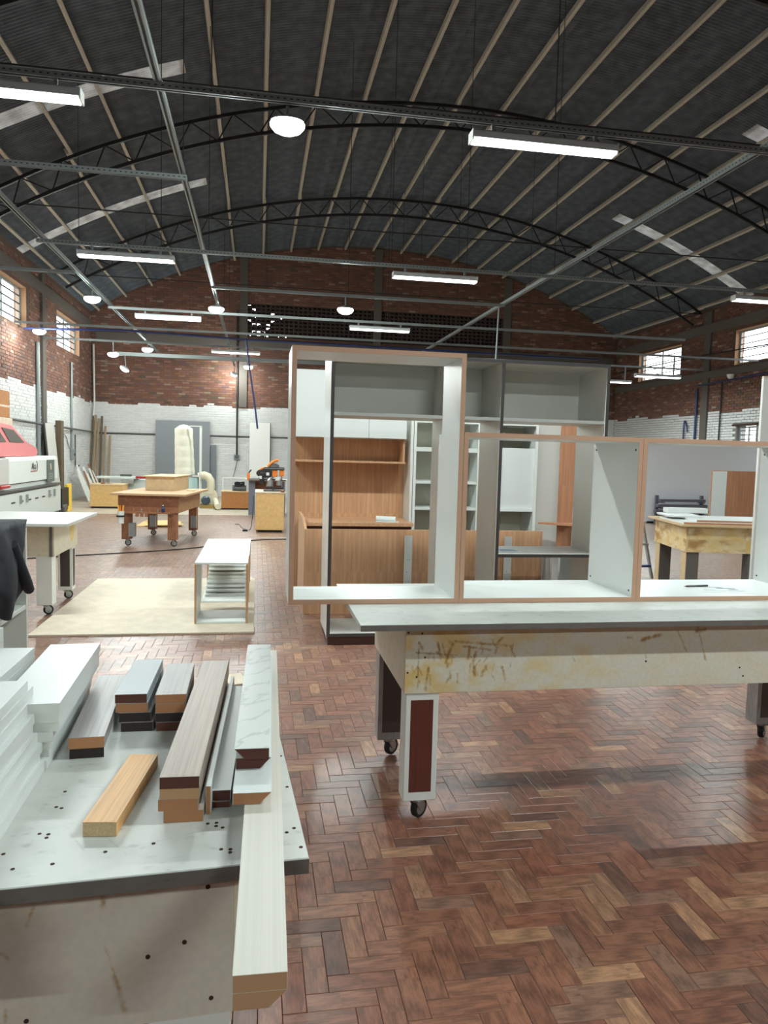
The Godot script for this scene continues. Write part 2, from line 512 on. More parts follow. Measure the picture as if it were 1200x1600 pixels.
func side_wall(called: String, x: float, out: float) -> void:
	# out: -1 for the wall on the left, +1 for the wall on the right
	var w := structure(called)
	var T := 0.28
	var lo := Soup.new()
	var up := Soup.new()
	var xm := x + out * T * 0.5
	var y0 := 4.3
	var y1 := 5.25
	var small := out > 0
	var zs := -18.45
	var ze := -17.65
	if small:
		lo.box(Vector3(xm, 1.0, (FRONT + BACK) * 0.5), Vector3(T, 2.0, FRONT - BACK))
		lo.box(Vector3(xm, 2.31, (zs + BACK) * 0.5), Vector3(T, 0.62, zs - BACK))
		lo.box(Vector3(xm, 2.31, (FRONT + ze) * 0.5), Vector3(T, 0.62, FRONT - ze))
		lo.box(Vector3(xm, (2.62 + BAND) * 0.5, (FRONT + BACK) * 0.5), Vector3(T, BAND - 2.62, FRONT - BACK))
	else:
		lo.box(Vector3(xm, BAND * 0.5, (FRONT + BACK) * 0.5), Vector3(T, BAND, FRONT - BACK))
	up.box(Vector3(xm, (BAND + y0) * 0.5, (FRONT + BACK) * 0.5), Vector3(T, y0 - BAND, FRONT - BACK))
	var top := roof_y(x) + 0.12
	up.box(Vector3(xm, (y1 + top) * 0.5, (FRONT + BACK) * 0.5), Vector3(T, top - y1, FRONT - BACK))
	var z := BACK
	for o in OPEN_Z:
		up.box(Vector3(xm, (y0 + y1) * 0.5, (z + o[0]) * 0.5), Vector3(T, y1 - y0, o[0] - z))
		z = o[1]
	up.box(Vector3(xm, (y0 + y1) * 0.5, (z + FRONT) * 0.5), Vector3(T, y1 - y0, FRONT - z))
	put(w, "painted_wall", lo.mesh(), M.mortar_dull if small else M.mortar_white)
	put(w, "mortar", up.mesh(), M.mortar)
	var xb := x - out * -0.012
	brick_face(w, BACK + 0.06, -13.5, func(a, y): return Transform3D(Basis(Vector3.UP, PI / 2), Vector3(xb, y, a)),
		func(a, y):
			if small and y > 1.94 and y < 2.68 and a > zs - 0.14 and a < ze + 0.14: return true
			for o in OPEN_Z:
				if y > y0 - 0.04 and y < y1 + 0.04 and a > o[0] - 0.13 and a < o[1] + 0.13: return true
			return false,
		func(_a): return roof_y(x) - 0.06,
		func(a, y): return out > 0 and a > -18.9 and a < -16.6 and y > 2.1 and y < 4.2)
	# plastered reveals
	for k in OPEN_Z.size():
		var o = OPEN_Z[k]
		var s := Soup.new()
		s.box(Vector3(xm - out * 0.02, (y0 + y1) * 0.5, o[0] + 0.006), Vector3(T - 0.05, y1 - y0, 0.012))
		s.box(Vector3(xm - out * 0.02, (y0 + y1) * 0.5, o[1] - 0.006), Vector3(T - 0.05, y1 - y0, 0.012))
		s.box(Vector3(xm - out * 0.02, y1 - 0.006, (o[0] + o[1]) * 0.5), Vector3(T - 0.05, 0.012, o[1] - o[0]))
		s.box(Vector3(xm - out * 0.02, y0 + 0.006, (o[0] + o[1]) * 0.5), Vector3(T - 0.05, 0.012, o[1] - o[0]))
		put(w, "window_reveal", s.mesh(), M.reveal)
	# concrete posts and ring beam
	for pz in [-19.95, -14.8]:
		put(w, "concrete_post", bm(Vector3(0.09, roof_y(x) - 0.1, 0.3), 0.006), M.concrete, Vector3(x - out * 0.03, (roof_y(x) - 0.1) * 0.5, pz))
	put(w, "ring_beam", bm(Vector3(0.1, 0.26, 12.4), 0.006), M.concrete, Vector3(x - out * 0.035, 5.48, -19.3))
	if small:
		put(w, "middle_beam", bm(Vector3(0.1, 0.2, 12.4), 0.006), M.concrete, Vector3(x - out * 0.035, 4.14, -19.3))

func build_hall() -> void:
	# floor: parquet blocks in herringbone on a dark bed, pale dusty screed at the far end
	var f := structure("floor")
	put(f, "floor_bed", bm(Vector3(RIGHT - LEFT + 0.56, 0.2, 25.4), 0.0), M.joint, Vector3((LEFT + RIGHT) * 0.5, -0.112, -5.7))
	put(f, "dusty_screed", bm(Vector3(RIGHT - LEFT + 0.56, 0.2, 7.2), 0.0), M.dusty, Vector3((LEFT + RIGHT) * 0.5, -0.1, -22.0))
	var tones := [Color(0.160, 0.0684, 0.0428), Color(0.178, 0.0779, 0.0484), Color(0.140, 0.0589, 0.0381), Color(0.195, 0.0912, 0.0558), Color(0.100, 0.0475, 0.0353), Color(0.260, 0.1425, 0.0837), Color(0.160, 0.0874, 0.0614), Color(0.150, 0.0608, 0.0391), Color(0.215, 0.1159, 0.0725), Color(0.172, 0.0665, 0.0409)]
	var wt := [0.17, 0.34, 0.47, 0.59, 0.66, 0.71, 0.77, 0.88, 0.93, 1.0]
	var w := 0.07
	var gap := 0.0015
	var variants: Array[ArrayMesh] = []
	for k in 4:
		var s := Soup.new()
		s.box(Vector3.ZERO, Vector3(3 * w - gap, 0.012, w - gap), 0.0012)
		for i in s.uv.size():
			s.uv[i] = Vector2(s.uv[i].x / 0.21 * 0.9 + k * 0.27, s.uv[i].y / 0.07 * 0.5 + k * 0.31)
		variants.append(s.mesh())
	var single_mats := []
	for t in tones:
		var m: StandardMaterial3D = M.block.duplicate()
		m.vertex_color_use_as_albedo = false
		m.albedo_color = (t * FLOOR).lerp(Color(0.46, 0.38, 0.33), 0.006).linear_to_srgb()
		single_mats.append(m)
	var sets := []
	for k in 4: sets.append([[], PackedColorArray()])
	var near := []
	for i in 263:
		for j in 272:
			var t := posmod(i - j, 6)
			var c := Vector3.ZERO
			var yaw := 0.0
			if t == 0: c = Vector3(LEFT + (i + 1.5) * w, -0.006, 0.6 - (j + 0.5) * w)
			elif t == 5:
				c = Vector3(LEFT + (i + 0.5) * w, -0.006, 0.6 - (j + 1.5) * w)
				yaw = PI / 2
			else: continue
			if c.z < -18.35 or c.x > RIGHT - 0.1 or c.x < LEFT + 0.1: continue
			if c.x > 3.2 and c.z < -15.0 - (0 if c.x < 6.0 else -99): pass
			var pick := rng.randf()
			var tone := 0
			while wt[tone] < pick: tone += 1
			if rng.randf() < 0.5: yaw += PI
			var b := Basis.from_euler(Vector3(rng.randf_range(-0.004, 0.004), yaw, rng.randf_range(-0.002, 0.002)))
			c.y += rng.randf_range(-0.0007, 0.0005)
			var x := Transform3D(b, c)
			var v := rng.randi() % 4
			var shade := rng.randf_range(0.85, 1.15)
			var dust := smoothstep(-2.2, -14.0, c.z) * 0.62 * (0.8 + 0.2 * sin(c.x * 2.3) * sin(c.z * 1.7))  # floor sheen painted into the block colour, growing with distance, plus some dust
			dust = minf(0.85, dust + 0.4 * smoothstep(3.0, 5.5, c.x) * smoothstep(-5.5, -9.0, c.z))  # same pale blend, stronger towards the right and the back
			if c.x > 0.1 and c.z > -4.1 and c.z < -1.5 and c.x < -c.z * 0.78 + 0.1:
				near.append([Vector2(c.x, c.z).length(), x, v, tone, shade])
			else:
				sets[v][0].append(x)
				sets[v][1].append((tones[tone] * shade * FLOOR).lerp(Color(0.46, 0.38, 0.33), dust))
	near.sort_custom(func(a, b): return a[0] < b[0])
	for k in near.size():
		var q = near[k]
		if k < 300:
			put(f, "parquet_block", variants[q[2]], single_mats[q[3]]).transform = q[1]
		else:
			sets[q[2]][0].append(q[1])
			sets[q[2]][1].append(tones[q[3]] * q[4] * FLOOR)
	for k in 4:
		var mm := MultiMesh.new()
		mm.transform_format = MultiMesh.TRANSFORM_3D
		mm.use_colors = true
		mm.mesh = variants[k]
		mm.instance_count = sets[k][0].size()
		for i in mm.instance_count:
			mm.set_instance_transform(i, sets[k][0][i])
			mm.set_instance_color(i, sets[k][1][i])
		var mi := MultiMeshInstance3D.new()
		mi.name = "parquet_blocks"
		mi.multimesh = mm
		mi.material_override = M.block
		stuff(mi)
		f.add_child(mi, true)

	side_wall("wall_left", LEFT, -1.0)
	side_wall("wall_right", RIGHT, 1.0)
	for k in OPEN_Z.size():
		window_unit(k + 1, LEFT - 0.15, OPEN_Z[k][0] + 0.02, OPEN_Z[k][1] - 0.02, 4.32, 5.23)
		window_unit(k + 6, RIGHT + 0.15, OPEN_Z[k][0] + 0.02, OPEN_Z[k][1] - 0.02, 4.32, 5.23)
	window_unit(11, RIGHT + 0.1, -18.43, -17.67, 2.02, 2.6)
	var lint := thing("window_lintel", "rusty steel lintel over the small low window in the white brick wall", "lintel", Vector3(RIGHT - 0.03, 2.64, -18.05))
	put(lint, "lintel_bar", bm(Vector3(0.06, 0.05, 1.1), 0.004), M.hole)

	# back wall with the pierced strip
	var b := structure("wall_back")
	var lo := Soup.new()
	var up := Soup.new()
	var zc := BACK - 0.15
	lo.box(Vector3((LEFT + RIGHT) * 0.5, BAND * 0.5, zc), Vector3(RIGHT - LEFT + 0.56, BAND, 0.3))
	var px0 := -0.4
	var px1 := 8.72
	var py0 := 5.42
	var py1 := 6.52
	up.box(Vector3((LEFT + RIGHT) * 0.5, (BAND + py0) * 0.5, zc), Vector3(RIGHT - LEFT + 0.56, py0 - BAND, 0.3))
	up.box(Vector3((LEFT - 0.28 + px0) * 0.5, (py0 + py1) * 0.5, zc), Vector3(px0 - LEFT + 0.28, py1 - py0, 0.3))
	up.box(Vector3((RIGHT + 0.28 + px1) * 0.5, (py0 + py1) * 0.5, zc), Vector3(RIGHT + 0.28 - px1, py1 - py0, 0.3))
	var poly := PackedVector2Array()
	var xl := CX - sqrt(R * R - (py1 - CY - 0.1) * (py1 - CY - 0.1))
	poly.append(Vector2(2 * CX - xl, py1))
	for i in 41:
		var x := lerpf(2 * CX - xl, xl, i / 40.0)
		poly.append(Vector2(x, maxf(py1 + 0.001, roof_y(x) + 0.1)))
	poly.append(Vector2(xl, py1))
	var clean := PackedVector2Array()
	for p in poly:
		if clean.is_empty() or clean[-1].distance_to(p) > 0.01: clean.append(p)
	up.prism(clean, zc - 0.15, zc + 0.15)
	put(b, "painted_wall", lo.mesh(), M.mortar_white)
	put(b, "mortar", up.mesh(), M.mortar)
	brick_face(b, LEFT + 0.05, RIGHT - 0.05, func(a, y): return Transform3D(Basis.IDENTITY, Vector3(a, y, BACK - 0.012)),
		func(a, y): return (a > px0 - 0.1 and a < px1 + 0.1 and y > py0 - 0.04 and y < py1 + 0.04),
		func(a): return roof_y(a),
		func(a, y): return a > -4.0 and a < -1.0 and y > 3.3 and y < 5.2)
	for x in [-0.5, 4.04, 8.72]:
		put(b, "concrete_post", bm(Vector3(0.27, roof_y(x) - 0.05, 0.1), 0.006), M.concrete, Vector3(x, (roof_y(x) - 0.05) * 0.5 + (1.52 if x < 0 else 0.0), BACK + 0.025))
		if x < 0:
			(b.get_child(-1) as MeshInstance3D).mesh = bm(Vector3(0.27, roof_y(x) - 3.09, 0.1), 0.006)
	put(b, "middle_beam", bm(Vector3(RIGHT - LEFT - 0.3, 0.26, 0.09), 0.006), M.concrete, Vector3((LEFT + RIGHT) * 0.5, 5.2, BACK + 0.03))
	# lattice of dark hollow blocks; dark covers added behind it block most of the daylight
	var lat := Soup.new()
	var nx := 58
	var ny := 9
	var dx := (px1 - px0) / nx
	var dy := (py1 - py0) / ny
	for i in nx + 1:
		lat.box(Vector3(px0 + i * dx, (py0 + py1) * 0.5, BACK - 0.1), Vector3(0.055, py1 - py0, 0.14))
	for j in ny + 1:
		lat.box(Vector3((px0 + px1) * 0.5, py0 + j * dy, BACK - 0.1), Vector3(px1 - px0, 0.05, 0.138))
	stuff(put(b, "pierced_blocks", lat.mesh(), std(c8(58, 46, 42), 0.9)))
	var hole_covers := Soup.new()
	for i in nx:
		for j in ny:
			var hx := float(i) / nx
			var open := rng.randf() < clampf(0.62 - hx * 4.4, 0.0, 0.5) * (1.0 if j < 5 else 0.4)
			if open:
				# a smaller, shifted cover leaves only part of the hole free
				hole_covers.box(Vector3(px0 + (i + rng.randf_range(0.1, 0.9)) * dx, py0 + (j + rng.randf_range(0.15, 0.5)) * dy, BACK - 0.22), Vector3(dx * 0.7, dy * 0.7, 0.05))
			else:
				hole_covers.box(Vector3(px0 + (i + 0.5) * dx, py0 + (j + 0.5) * dy, BACK - 0.22), Vector3(dx * 1.04, dy * 1.04, 0.05))
	stuff(put(b, "blocked_holes", hole_covers.mesh(), std(c8(50, 40, 36), 0.9)))
	# wall behind the photographer
	var fw := structure("wall_front")
	var fpoly := PackedVector2Array([Vector2(LEFT - 0.28, 0), Vector2(RIGHT + 0.28, 0)])
	for i in 25:
		var x := lerpf(RIGHT + 0.28, LEFT - 0.28, i / 24.0)
		fpoly.append(Vector2(x, roof_y(x) + 0.1))
	var fs := Soup.new()
	fs.prism(fpoly, FRONT, FRONT + 0.3)
	put(fw, "brick_wall", fs.mesh(), M.mortar)

	# curved roof of corrugated sheets on timber purlins
	var c := structure("ceiling")
	var pitch := 0.075
	var sw := 7 * pitch
	var span := {}
	for a in [[-0.58, -0.3], [-0.3, -0.1], [-0.1, 0.1], [0.1, 0.3], [0.3, 0.58]]:
		var d := snappedf(a[1] - a[0], 0.01)
		if not span.has(d):
			var s := Soup.new()
			var na := 8
			var nz := 7 * 6 + 4
			for i in na:
				for k in nz:
					var q := []
					var qn := []
					for e in [[0, 0], [1, 0], [1, 1], [0, 1]]:
						var th: float = -d * 0.5 - 0.004 + (d + 0.008) * (i + e[0]) / na
						var zz: float = (k + e[1]) * pitch / 6.0
						var rr: float = R + 0.011 * cos(zz / pitch * TAU) + 0.01
						var sl: float = 0.011 * TAU / pitch * sin(zz / pitch * TAU)
						var rad := Vector3(sin(th), cos(th), 0)
						q.append(rad * rr + Vector3(0, 0, -zz))
						qn.append(-(rad + Vector3(0, 0, -sl)).normalized())
					s.squad(q[0], q[3], q[2], q[1], qn[0], qn[3], qn[2], qn[1])
			span[d] = s.mesh()
		var k := 0
		var z := FRONT + 0.2
		var rest := []
		while z > BACK - 0.25:
			var sky: bool = absf(a[0] + a[1]) > 0.8 and ((z - sw * 0.5 < -12.5 and z - sw * 0.5 > -13.2) or (z - sw * 0.5 < -17.8 and z - sw * 0.5 > -18.42))
			var ang: float = -(a[0] + a[1]) * 0.5
			var x := Transform3D(Basis(Vector3.BACK, ang), Vector3(CX, CY + (0.003 if k % 2 == 0 else 0.0), z))
			if z < -8.0:
				put(c, "skylight_sheet" if sky else "roof_sheet", span[d], M.skylight if sky else M.roof).transform = x
			else: rest.append(x)
			z -= sw
			k += 1
		var mm := MultiMesh.new()
		mm.transform_format = MultiMesh.TRANSFORM_3D
		mm.mesh = span[d]
		mm.instance_count = rest.size()
		for i in rest.size(): mm.set_instance_transform(i, rest[i])
		var mi := MultiMeshInstance3D.new()
		mi.name = "roof_sheets"
		mi.multimesh = mm
		mi.material_override = M.roof
		stuff(mi)
		c.add_child(mi, true)
	# purlins in lengths that meet over the trusses
	for k in range(-10, 11):
		var th := (k * 0.945 - 0.06) / R
		var ends := [FRONT, 0.8, -4.3, -9.5, -14.75, -20.3, BACK]
		for i in ends.size() - 1:
			if i < 1: continue
			var len: float = ends[i] - ends[i + 1] + 0.25
			var off := rng.randf_range(-0.03, 0.03)
			var o := put(c, "purlin", bm(Vector3(0.06, 0.1, len), 0.004), M.purlin)
			var t2 := th + off / R
			o.transform = Transform3D(Basis(Vector3.BACK, -th), Vector3(CX + sin(t2) * (R - 0.06), CY + cos(t2) * (R - 0.06), (ends[i] + ends[i + 1]) * 0.5 + (0.13 if i == 5 else 0.0)))

func truss(z: float, label: String) -> void:
	var t := thing("roof_truss", label, "roof truss", Vector3(CX, 0, z))
	var r0 := R - 0.135
	var r1 := R - 0.56
	var n := 44
	for r in [[r0, "top_chord"], [r1, "bottom_chord"]]:
		var s := Soup.new()
		for i in n:
			var a0 := lerpf(-0.545, 0.545, float(i) / n)
			var a1 := lerpf(-0.545, 0.545, float(i + 1) / n)
			s.bar(Vector3(sin(a0) * r[0], CY + cos(a0) * r[0], 0), Vector3(sin(a1) * r[0], CY + cos(a1) * r[0], 0), 0.06, 0.05, 0.0, Vector3.BACK)
		put(t, r[1], s.mesh(), M.black_steel)
	var bars := 46
	var mesh: ArrayMesh = null
	for i in bars:
		var a0 := lerpf(-0.54, 0.54, float(i) / bars)
		var a1 := lerpf(-0.54, 0.54, float(i + 1) / bars)
		var ra := r0 if i % 2 == 0 else r1
		var rb := r1 if i % 2 == 0 else r0
		var p := Vector3(sin(a0) * ra, CY + cos(a0) * ra, 0)
		var q := Vector3(sin(a1) * rb, CY + cos(a1) * rb, 0)
		if mesh == null: mesh = bm(Vector3(0.022, 0.022, (q - p).length()), 0.0)
		var dir := (q - p).normalized()
		put(t, "web_bar", mesh, M.black_steel).transform = Transform3D(Basis(Vector3.BACK.cross(dir), Vector3.BACK, dir), (p + q) * 0.5)
	var s := Soup.new()
	s.tube([Vector3(-9.2, 5.97, 0), Vector3(9.05, 5.97, 0)], 0.013, 6)
	put(t, "tie_rod", s.mesh(), M.black_steel)

# galvanised channel hung under the roof, slots along both cheeks
func strut(label: String, a: Vector3, b: Vector3, slots: bool, hang: Array, size := 0.045) -> void:
	var t := thing("strut_channel", label, "strut channel", a)
	var d := b - a
	var along_x := absf(d.x) > absf(d.z)
	var len := d.length()
	var s := Soup.new()
	var bas := Basis.IDENTITY if along_x else Basis(Vector3.UP, PI / 2)
	var mid := d * 0.5
	s.box(mid + Vector3(0, size * 0.46, 0), bas * Vector3(len, 0.004, size) if along_x else Vector3(size, 0.004, len))
	for k in [-1.0, 1.0]:
		var off := Vector3(0, 0, k * size * 0.5) if along_x else Vector3(k * size * 0.5, 0, 0)
		s.box(mid + off, Vector3(len, size, 0.004) if along_x else Vector3(0.004, size, len))
		s.box(mid + off * 0.75 + Vector3(0, -size * 0.46, 0), Vector3(len, 0.004, size * 0.25) if along_x else Vector3(size * 0.25, 0.004, len))
	put(t, "channel", s.mesh(), M.galv)
	if slots:
		var h := Soup.new()
		var n := int(len / 0.05)
		for i in n:
			var p := d * ((i + 0.5) / n)
			for k in [-1.0, 1.0]:
				var off := Vector3(0, 0, k * (size * 0.5 + 0.0022)) if along_x else Vector3(k * (size * 0.5 + 0.0022), 0, 0)
				h.box(p + off, Vector3(0.02, 0.009, 0.001) if along_x else Vector3(0.001, 0.009, 0.02))
		stuff(put(t, "slot", h.mesh(), M.black_steel))
	for q in hang:
		var p: Vector3 = a + d * q
		var top: float = roof_y(p.x) - 0.02 - p.y
		var hs := Soup.new()
		hs.tube([d * q + Vector3(0, size * 0.4, 0), d * q + Vector3(0, top, 0)], 0.005, 5)
		put(t, "hanger_rod", hs.mesh(), M.black_steel)

func tube_light(label: String, x0: float, z: float, y := 4.13) -> void:
	var L := 1.24
	var t := thing("tube_light", label, "tube light", Vector3(x0 + L * 0.5, y, z), 0.0, "long white tube lights under the roof")
	var s := Soup.new()
	s.prism(PackedVector2Array([Vector2(-0.062, 0.005), Vector2(0.062, 0.005), Vector2(0.062, 0.055), Vector2(0.045, 0.07), Vector2(-0.045, 0.07), Vector2(-0.062, 0.055)]), -L * 0.5, L * 0.5, Transform3D(Basis(Vector3.UP, PI / 2), Vector3.ZERO))
	put(t, "housing", s.mesh(), M.lamp_body)
	var g := Soup.new()
	g.prism(PackedVector2Array([Vector2(-0.055, -0.004), Vector2(-0.046, -0.02), Vector2(0.046, -0.02), Vector2(0.055, -0.004), Vector2(0.055, 0.006), Vector2(-0.055, 0.006)]), -L * 0.5 + 0.015, L * 0.5 - 0.015, Transform3D(Basis(Vector3.UP, PI / 2), Vector3.ZERO))
	put(t, "diffuser", g.mesh(), M.glow)
	for k in [-1.0, 1.0]:
		put(t, "end_cap", bm(Vector3(0.014, 0.085, 0.128), 0.003), M.white, Vector3(k * (L * 0.5 - 0.002), 0.025, 0))
		put(t, "bracket", bm(Vector3(0.03, 4.262 - y - 0.07, 0.03), 0.002), M.galv, Vector3(k * 0.44, 0.07 + (4.262 - y - 0.07) * 0.5, 0))
	var l := AreaLight3D.new()
	l.name = "tube_glow"
	l.area_size = Vector2(L - 0.04, 0.1)
	l.rotation.x = -PI / 2
	l.position.y = -0.024
	l.light_energy = TUBE
	l.light_color = Color(0.95, 1.0, 0.995)
	l.area_range = 40.0
	l.area_attenuation = 2.0
	l.shadow_enabled = true
	t.add_child(l, true)

func bulkhead(label: String, at: Vector3, w := 0.3, tilt := Vector3.ZERO, hung := 4.262) -> void:
	var t := thing("oval_lamp", label, "lamp", at, 0.0, "small oval lamps under the roof")
	t.rotation = tilt
	var s := Soup.new()
	s.lathe([Vector2(0.137, 0.018), Vector2(0.12, 0.038), Vector2(0.08, 0.05), Vector2(0.0, 0.052)], 20, Transform3D(Basis.from_scale(Vector3(w / 0.31, 1, 0.2 / 0.31)), Vector3.ZERO))
	put(t, "housing", s.mesh(), M.lamp_body)
	var g := Soup.new()
	g.lathe([Vector2(0.0, -0.085), Vector2(0.06, -0.08), Vector2(0.11, -0.06), Vector2(0.142, -0.025), Vector2(0.146, 0.0), Vector2(0.135, 0.02), Vector2(0.0, 0.022)], 20, Transform3D(Basis.from_scale(Vector3(w / 0.31, 1, 0.2 / 0.31)), Vector3.ZERO))
	put(t, "diffuser", g.mesh(), M.glow)
	var st := Soup.new()
	var up := t.basis.inverse() * Vector3(0, hung - at.y, 0)
	st.tube([Vector3(0, 0.048, 0), up], 0.012, 8)
	put(t, "stem", st.mesh(), M.galv)
	var l := OmniLight3D.new()
	l.name = "lamp_glow"
	l.light_energy = BULB
	l.light_color = Color(0.97, 1.0, 0.98)
	l.omni_range = 40.0
	l.omni_attenuation = 2.0
	l.light_size = 0.06
	l.shadow_enabled = true
	l.position.y = -0.02
	t.add_child(l, true)

# ---------------------------------------------------------------- benches
func caster(parent: Node, at: Vector3, turn: float, r := 0.045) -> void:
	# plate, forked housing and a rubber-tyred wheel; at = the plate's underside centre
	var s := Soup.new()
	s.box(Vector3(0, -0.003, 0), Vector3(0.085, 0.006, 0.085), 0.001)
	s.lathe([Vector2(0.022, -0.024), Vector2(0.026, -0.012), Vector2(0.026, -0.004)], 12)
	for k in [-1.0, 1.0]:
		s.prism(PackedVector2Array([Vector2(-0.026, -0.02), Vector2(0.004, -0.062 - (r - 0.045)), Vector2(0.024, -0.062 - (r - 0.045)), Vector2(0.026, -0.02)]), k * 0.019 - 0.0015, k * 0.019 + 0.0015)
	var h := put(parent, "caster", s.mesh(), M.steel, at, Vector3(0, turn, 0))
	var w := Soup.new()
	var xf := Transform3D(Basis(Vector3.RIGHT, PI / 2), Vector3(0.016, -(0.1 - 0.045) - (r - 0.045), 0))
	w.lathe([Vector2(r - 0.014, -0.015), Vector2(r - 0.005, -0.015), Vector2(r, -0.009), Vector2(r, 0.009), Vector2(r - 0.005, 0.015), Vector2(r - 0.014, 0.015)], 24, xf)
	put(h, "tyre", w.mesh(), M.rubber)
	var hb := Soup.new()
	hb.lathe([Vector2(0.0, -0.0125), Vector2(0.01, -0.016), Vector2(0.014, -0.0125), Vector2(r - 0.013, -0.013), Vector2(r - 0.013, 0.013), Vector2(0.014, 0.0125), Vector2(0.01, 0.016), Vector2(0.0, 0.0125)], 20, xf)
	put(h, "hub", hb.mesh(), M.steel)

func post_leg(parent: Node, at: Vector3, size: Vector3, body: Material, inset: Material, faces: Array, cast: float) -> void:
	# a boxed leg; faces: outward directions that carry a framed inset panel
	var lg := put(parent, "leg", bm(size, 0.003), body, at)
	for f in faces:
		var w: float = size.x if absf(f.z) > 0 else size.z
		var m := bm(Vector3(w - 0.046, size.y - 0.07, 0.006), 0.001)
		var o := put(lg, "inset_panel", m, inset)
		var half: float = size.z * 0.5 if absf(f.z) > 0 else size.x * 0.5
		o.position = f * (half - 0.0015) + Vector3(0, 0.005, 0)
		o.rotation.y = atan2(f.x, f.z)
	if cast > 0:
		caster(parent, at + Vector3(0, -size.y * 0.5, 0), cast)

func holes(parent: Node, pts: Array, normal: Vector3, r: float) -> void:
	var key := "hole %.4f" % r
	if not boxes.has(key):
		var s := Soup.new()
		s.lathe([Vector2(r, -0.002), Vector2(r, 0.0006), Vector2(0, 0.0006)], 9)
		boxes[key] = s.mesh()
	for p in pts:
		put(parent, "screw_hole", boxes[key], M.hole).transform = Transform3D(Basis(Quaternion(Vector3.UP, normal)), p)

func build_benches() -> void:
	# --- bench across the middle, under the three open frames (local origin: its front left corner on the floor)
	var L := 2.62
	var D := 0.95
	var t := thing("work_bench", "long white work bench on casters with brown glue stains, under the open cabinet frames", "workbench", Vector3(0.425, 0, -2.93))
	bx(t, "bench_top", M.worn_white, Vector3(0, 0.873, -D), Vector3(L, 0.9, 0), 0.0015)
	bx(t, "edge_band", M.worn_edge, Vector3(0.0, 0.8735, 0.0), Vector3(L, 0.8985, 0.0015), 0.0005)
	var ax0 := 0.205
	bx(t, "front_apron", M.apron, Vector3(ax0, 0.583, -0.088), Vector3(ax0 + 2.56 - 0.2, 0.873, -0.07), 0.001)
	bx(t, "rear_apron", M.apron_side, Vector3(ax0, 0.583, -D + 0.07), Vector3(ax0 + 2.36, 0.873, -D + 0.088), 0.001)
	# the end apron is cut away below towards the back
	var ea := Soup.new()
	ea.prism(PackedVector2Array([Vector2(0, 0.583), Vector2(0.775, 0.583), Vector2(0.775, 0.873), Vector2(0, 0.873)]), 0, 0.018, Transform3D(Basis(Vector3.UP, PI / 2), Vector3(ax0 - 0.0005, 0, -0.089)))
	put(t, "side_apron", ea.mesh(), M.apron_side)
	bx(t, "side_apron", M.apron_side, Vector3(ax0 + 2.342, 0.583, -D + 0.089), Vector3(ax0 + 2.36, 0.873, -0.089), 0.001)
	var ls := Vector3(0.145, 0.478, 0.1)
	for q in [[0.285, -0.125, Vector3(0, 0, 1), M.walnut], [0.285, -0.81, Vector3(0, 0, 1), M.lam_dark], [2.49, -0.125, Vector3(0, 0, 1), M.walnut], [2.49, -0.81, Vector3(0, 0, 1), M.lam_dark]]:
		post_leg(t, Vector3(q[0], 0.344, q[1]), ls, M.white_matt if q[1] > -0.5 else M.lam_grey, q[3], [q[2]], 0.7)
	holes(t, [Vector3(0.215, 0.848, -0.0695), Vector3(0.275, 0.844, -0.0695), Vector3(0.29, 0.74, -0.0695), Vector3(0.216, 0.675, -0.0695), Vector3(0.256, 0.656, -0.0695), Vector3(1.31, 0.7, -0.0695), Vector3(1.78, 0.66, -0.0695), Vector3(1.8, 0.62, -0.0695)], Vector3.BACK, 0.0045)

	# --- near bench with the board offcuts
	t = thing("work_bench", "worn white work bench in front, covered with board offcuts and peppered with screw holes", "workbench", Vector3(0.097, 0, -1.224), deg_to_rad(3.5))
	bx(t, "bench_top", M.worn_white, Vector3(-2.5, 0.872, -0.93), Vector3(0, 0.9, 0), 0.0015)
	bx(t, "edge_band", M.worn_edge, Vector3(-2.5, 0.8725, 0.0), Vector3(0, 0.8985, 0.0015), 0.0005)
	bx(t, "front_apron", M.apron_near, Vector3(-2.5, 0.583, -0.088), Vector3(-0.125, 0.872, -0.07), 0.001)
	bx(t, "rear_apron", M.apron_side, Vector3(-2.5, 0.583, -0.86), Vector3(-0.125, 0.872, -0.842), 0.001)
	bx(t, "side_apron", M.apron_side, Vector3(-0.125, 0.583, -0.86), Vector3(-0.107, 0.872, -0.07), 0.001)
	for q in [[-0.2, -0.13], [-0.2, -0.8], [-2.3, -0.13], [-2.3, -0.8]]:
		post_leg(t, Vector3(q[0], 0.344, q[1]), ls, M.white_matt, M.lam_dark, [Vector3(0, 0, 1)], 0.4)
	var hp := []
	for p in [[-0.376, -1.464], [-0.365, -1.458], [-0.379, -1.363], [-0.363, -1.359], [-0.363, -1.347], [-0.376, -1.53], [-0.083, -1.364], [-0.067, -1.365], [-0.067, -1.353], [-0.055, -1.346], [-0.054, -1.27], [-0.038, -1.268], [-0.038, -1.258], [-0.33, -1.258], [0.076, -1.328], [0.062, -1.314], [0.085, -1.26], [-0.251, -1.286], [-0.173, -1.304], [-0.42, -1.3], [-0.39, -1.25], [0.07, -1.5], [0.062, -1.66]]:
		hp.append(t.transform.affine_inverse() * Vector3(p[0], 0.9, p[1]))
	holes(t, hp, Vector3.UP, 0.0036)
	holes(t, [Vector3(-0.17, 0.825, -0.0695), Vector3(-0.272, 0.708, -0.0695), Vector3(-0.21, 0.727, -0.0695), Vector3(-0.163, 0.615, -0.0695), Vector3(-0.47, 0.62, -0.0695)], Vector3.BACK, 0.0042)

	# --- pale bench on the left, beyond the open shelf unit
	t = thing("work_bench", "pale bench with a yellow glue patch, standing left of the fibreboard sheet", "workbench", Vector3(-1.67, 0, -6.95))
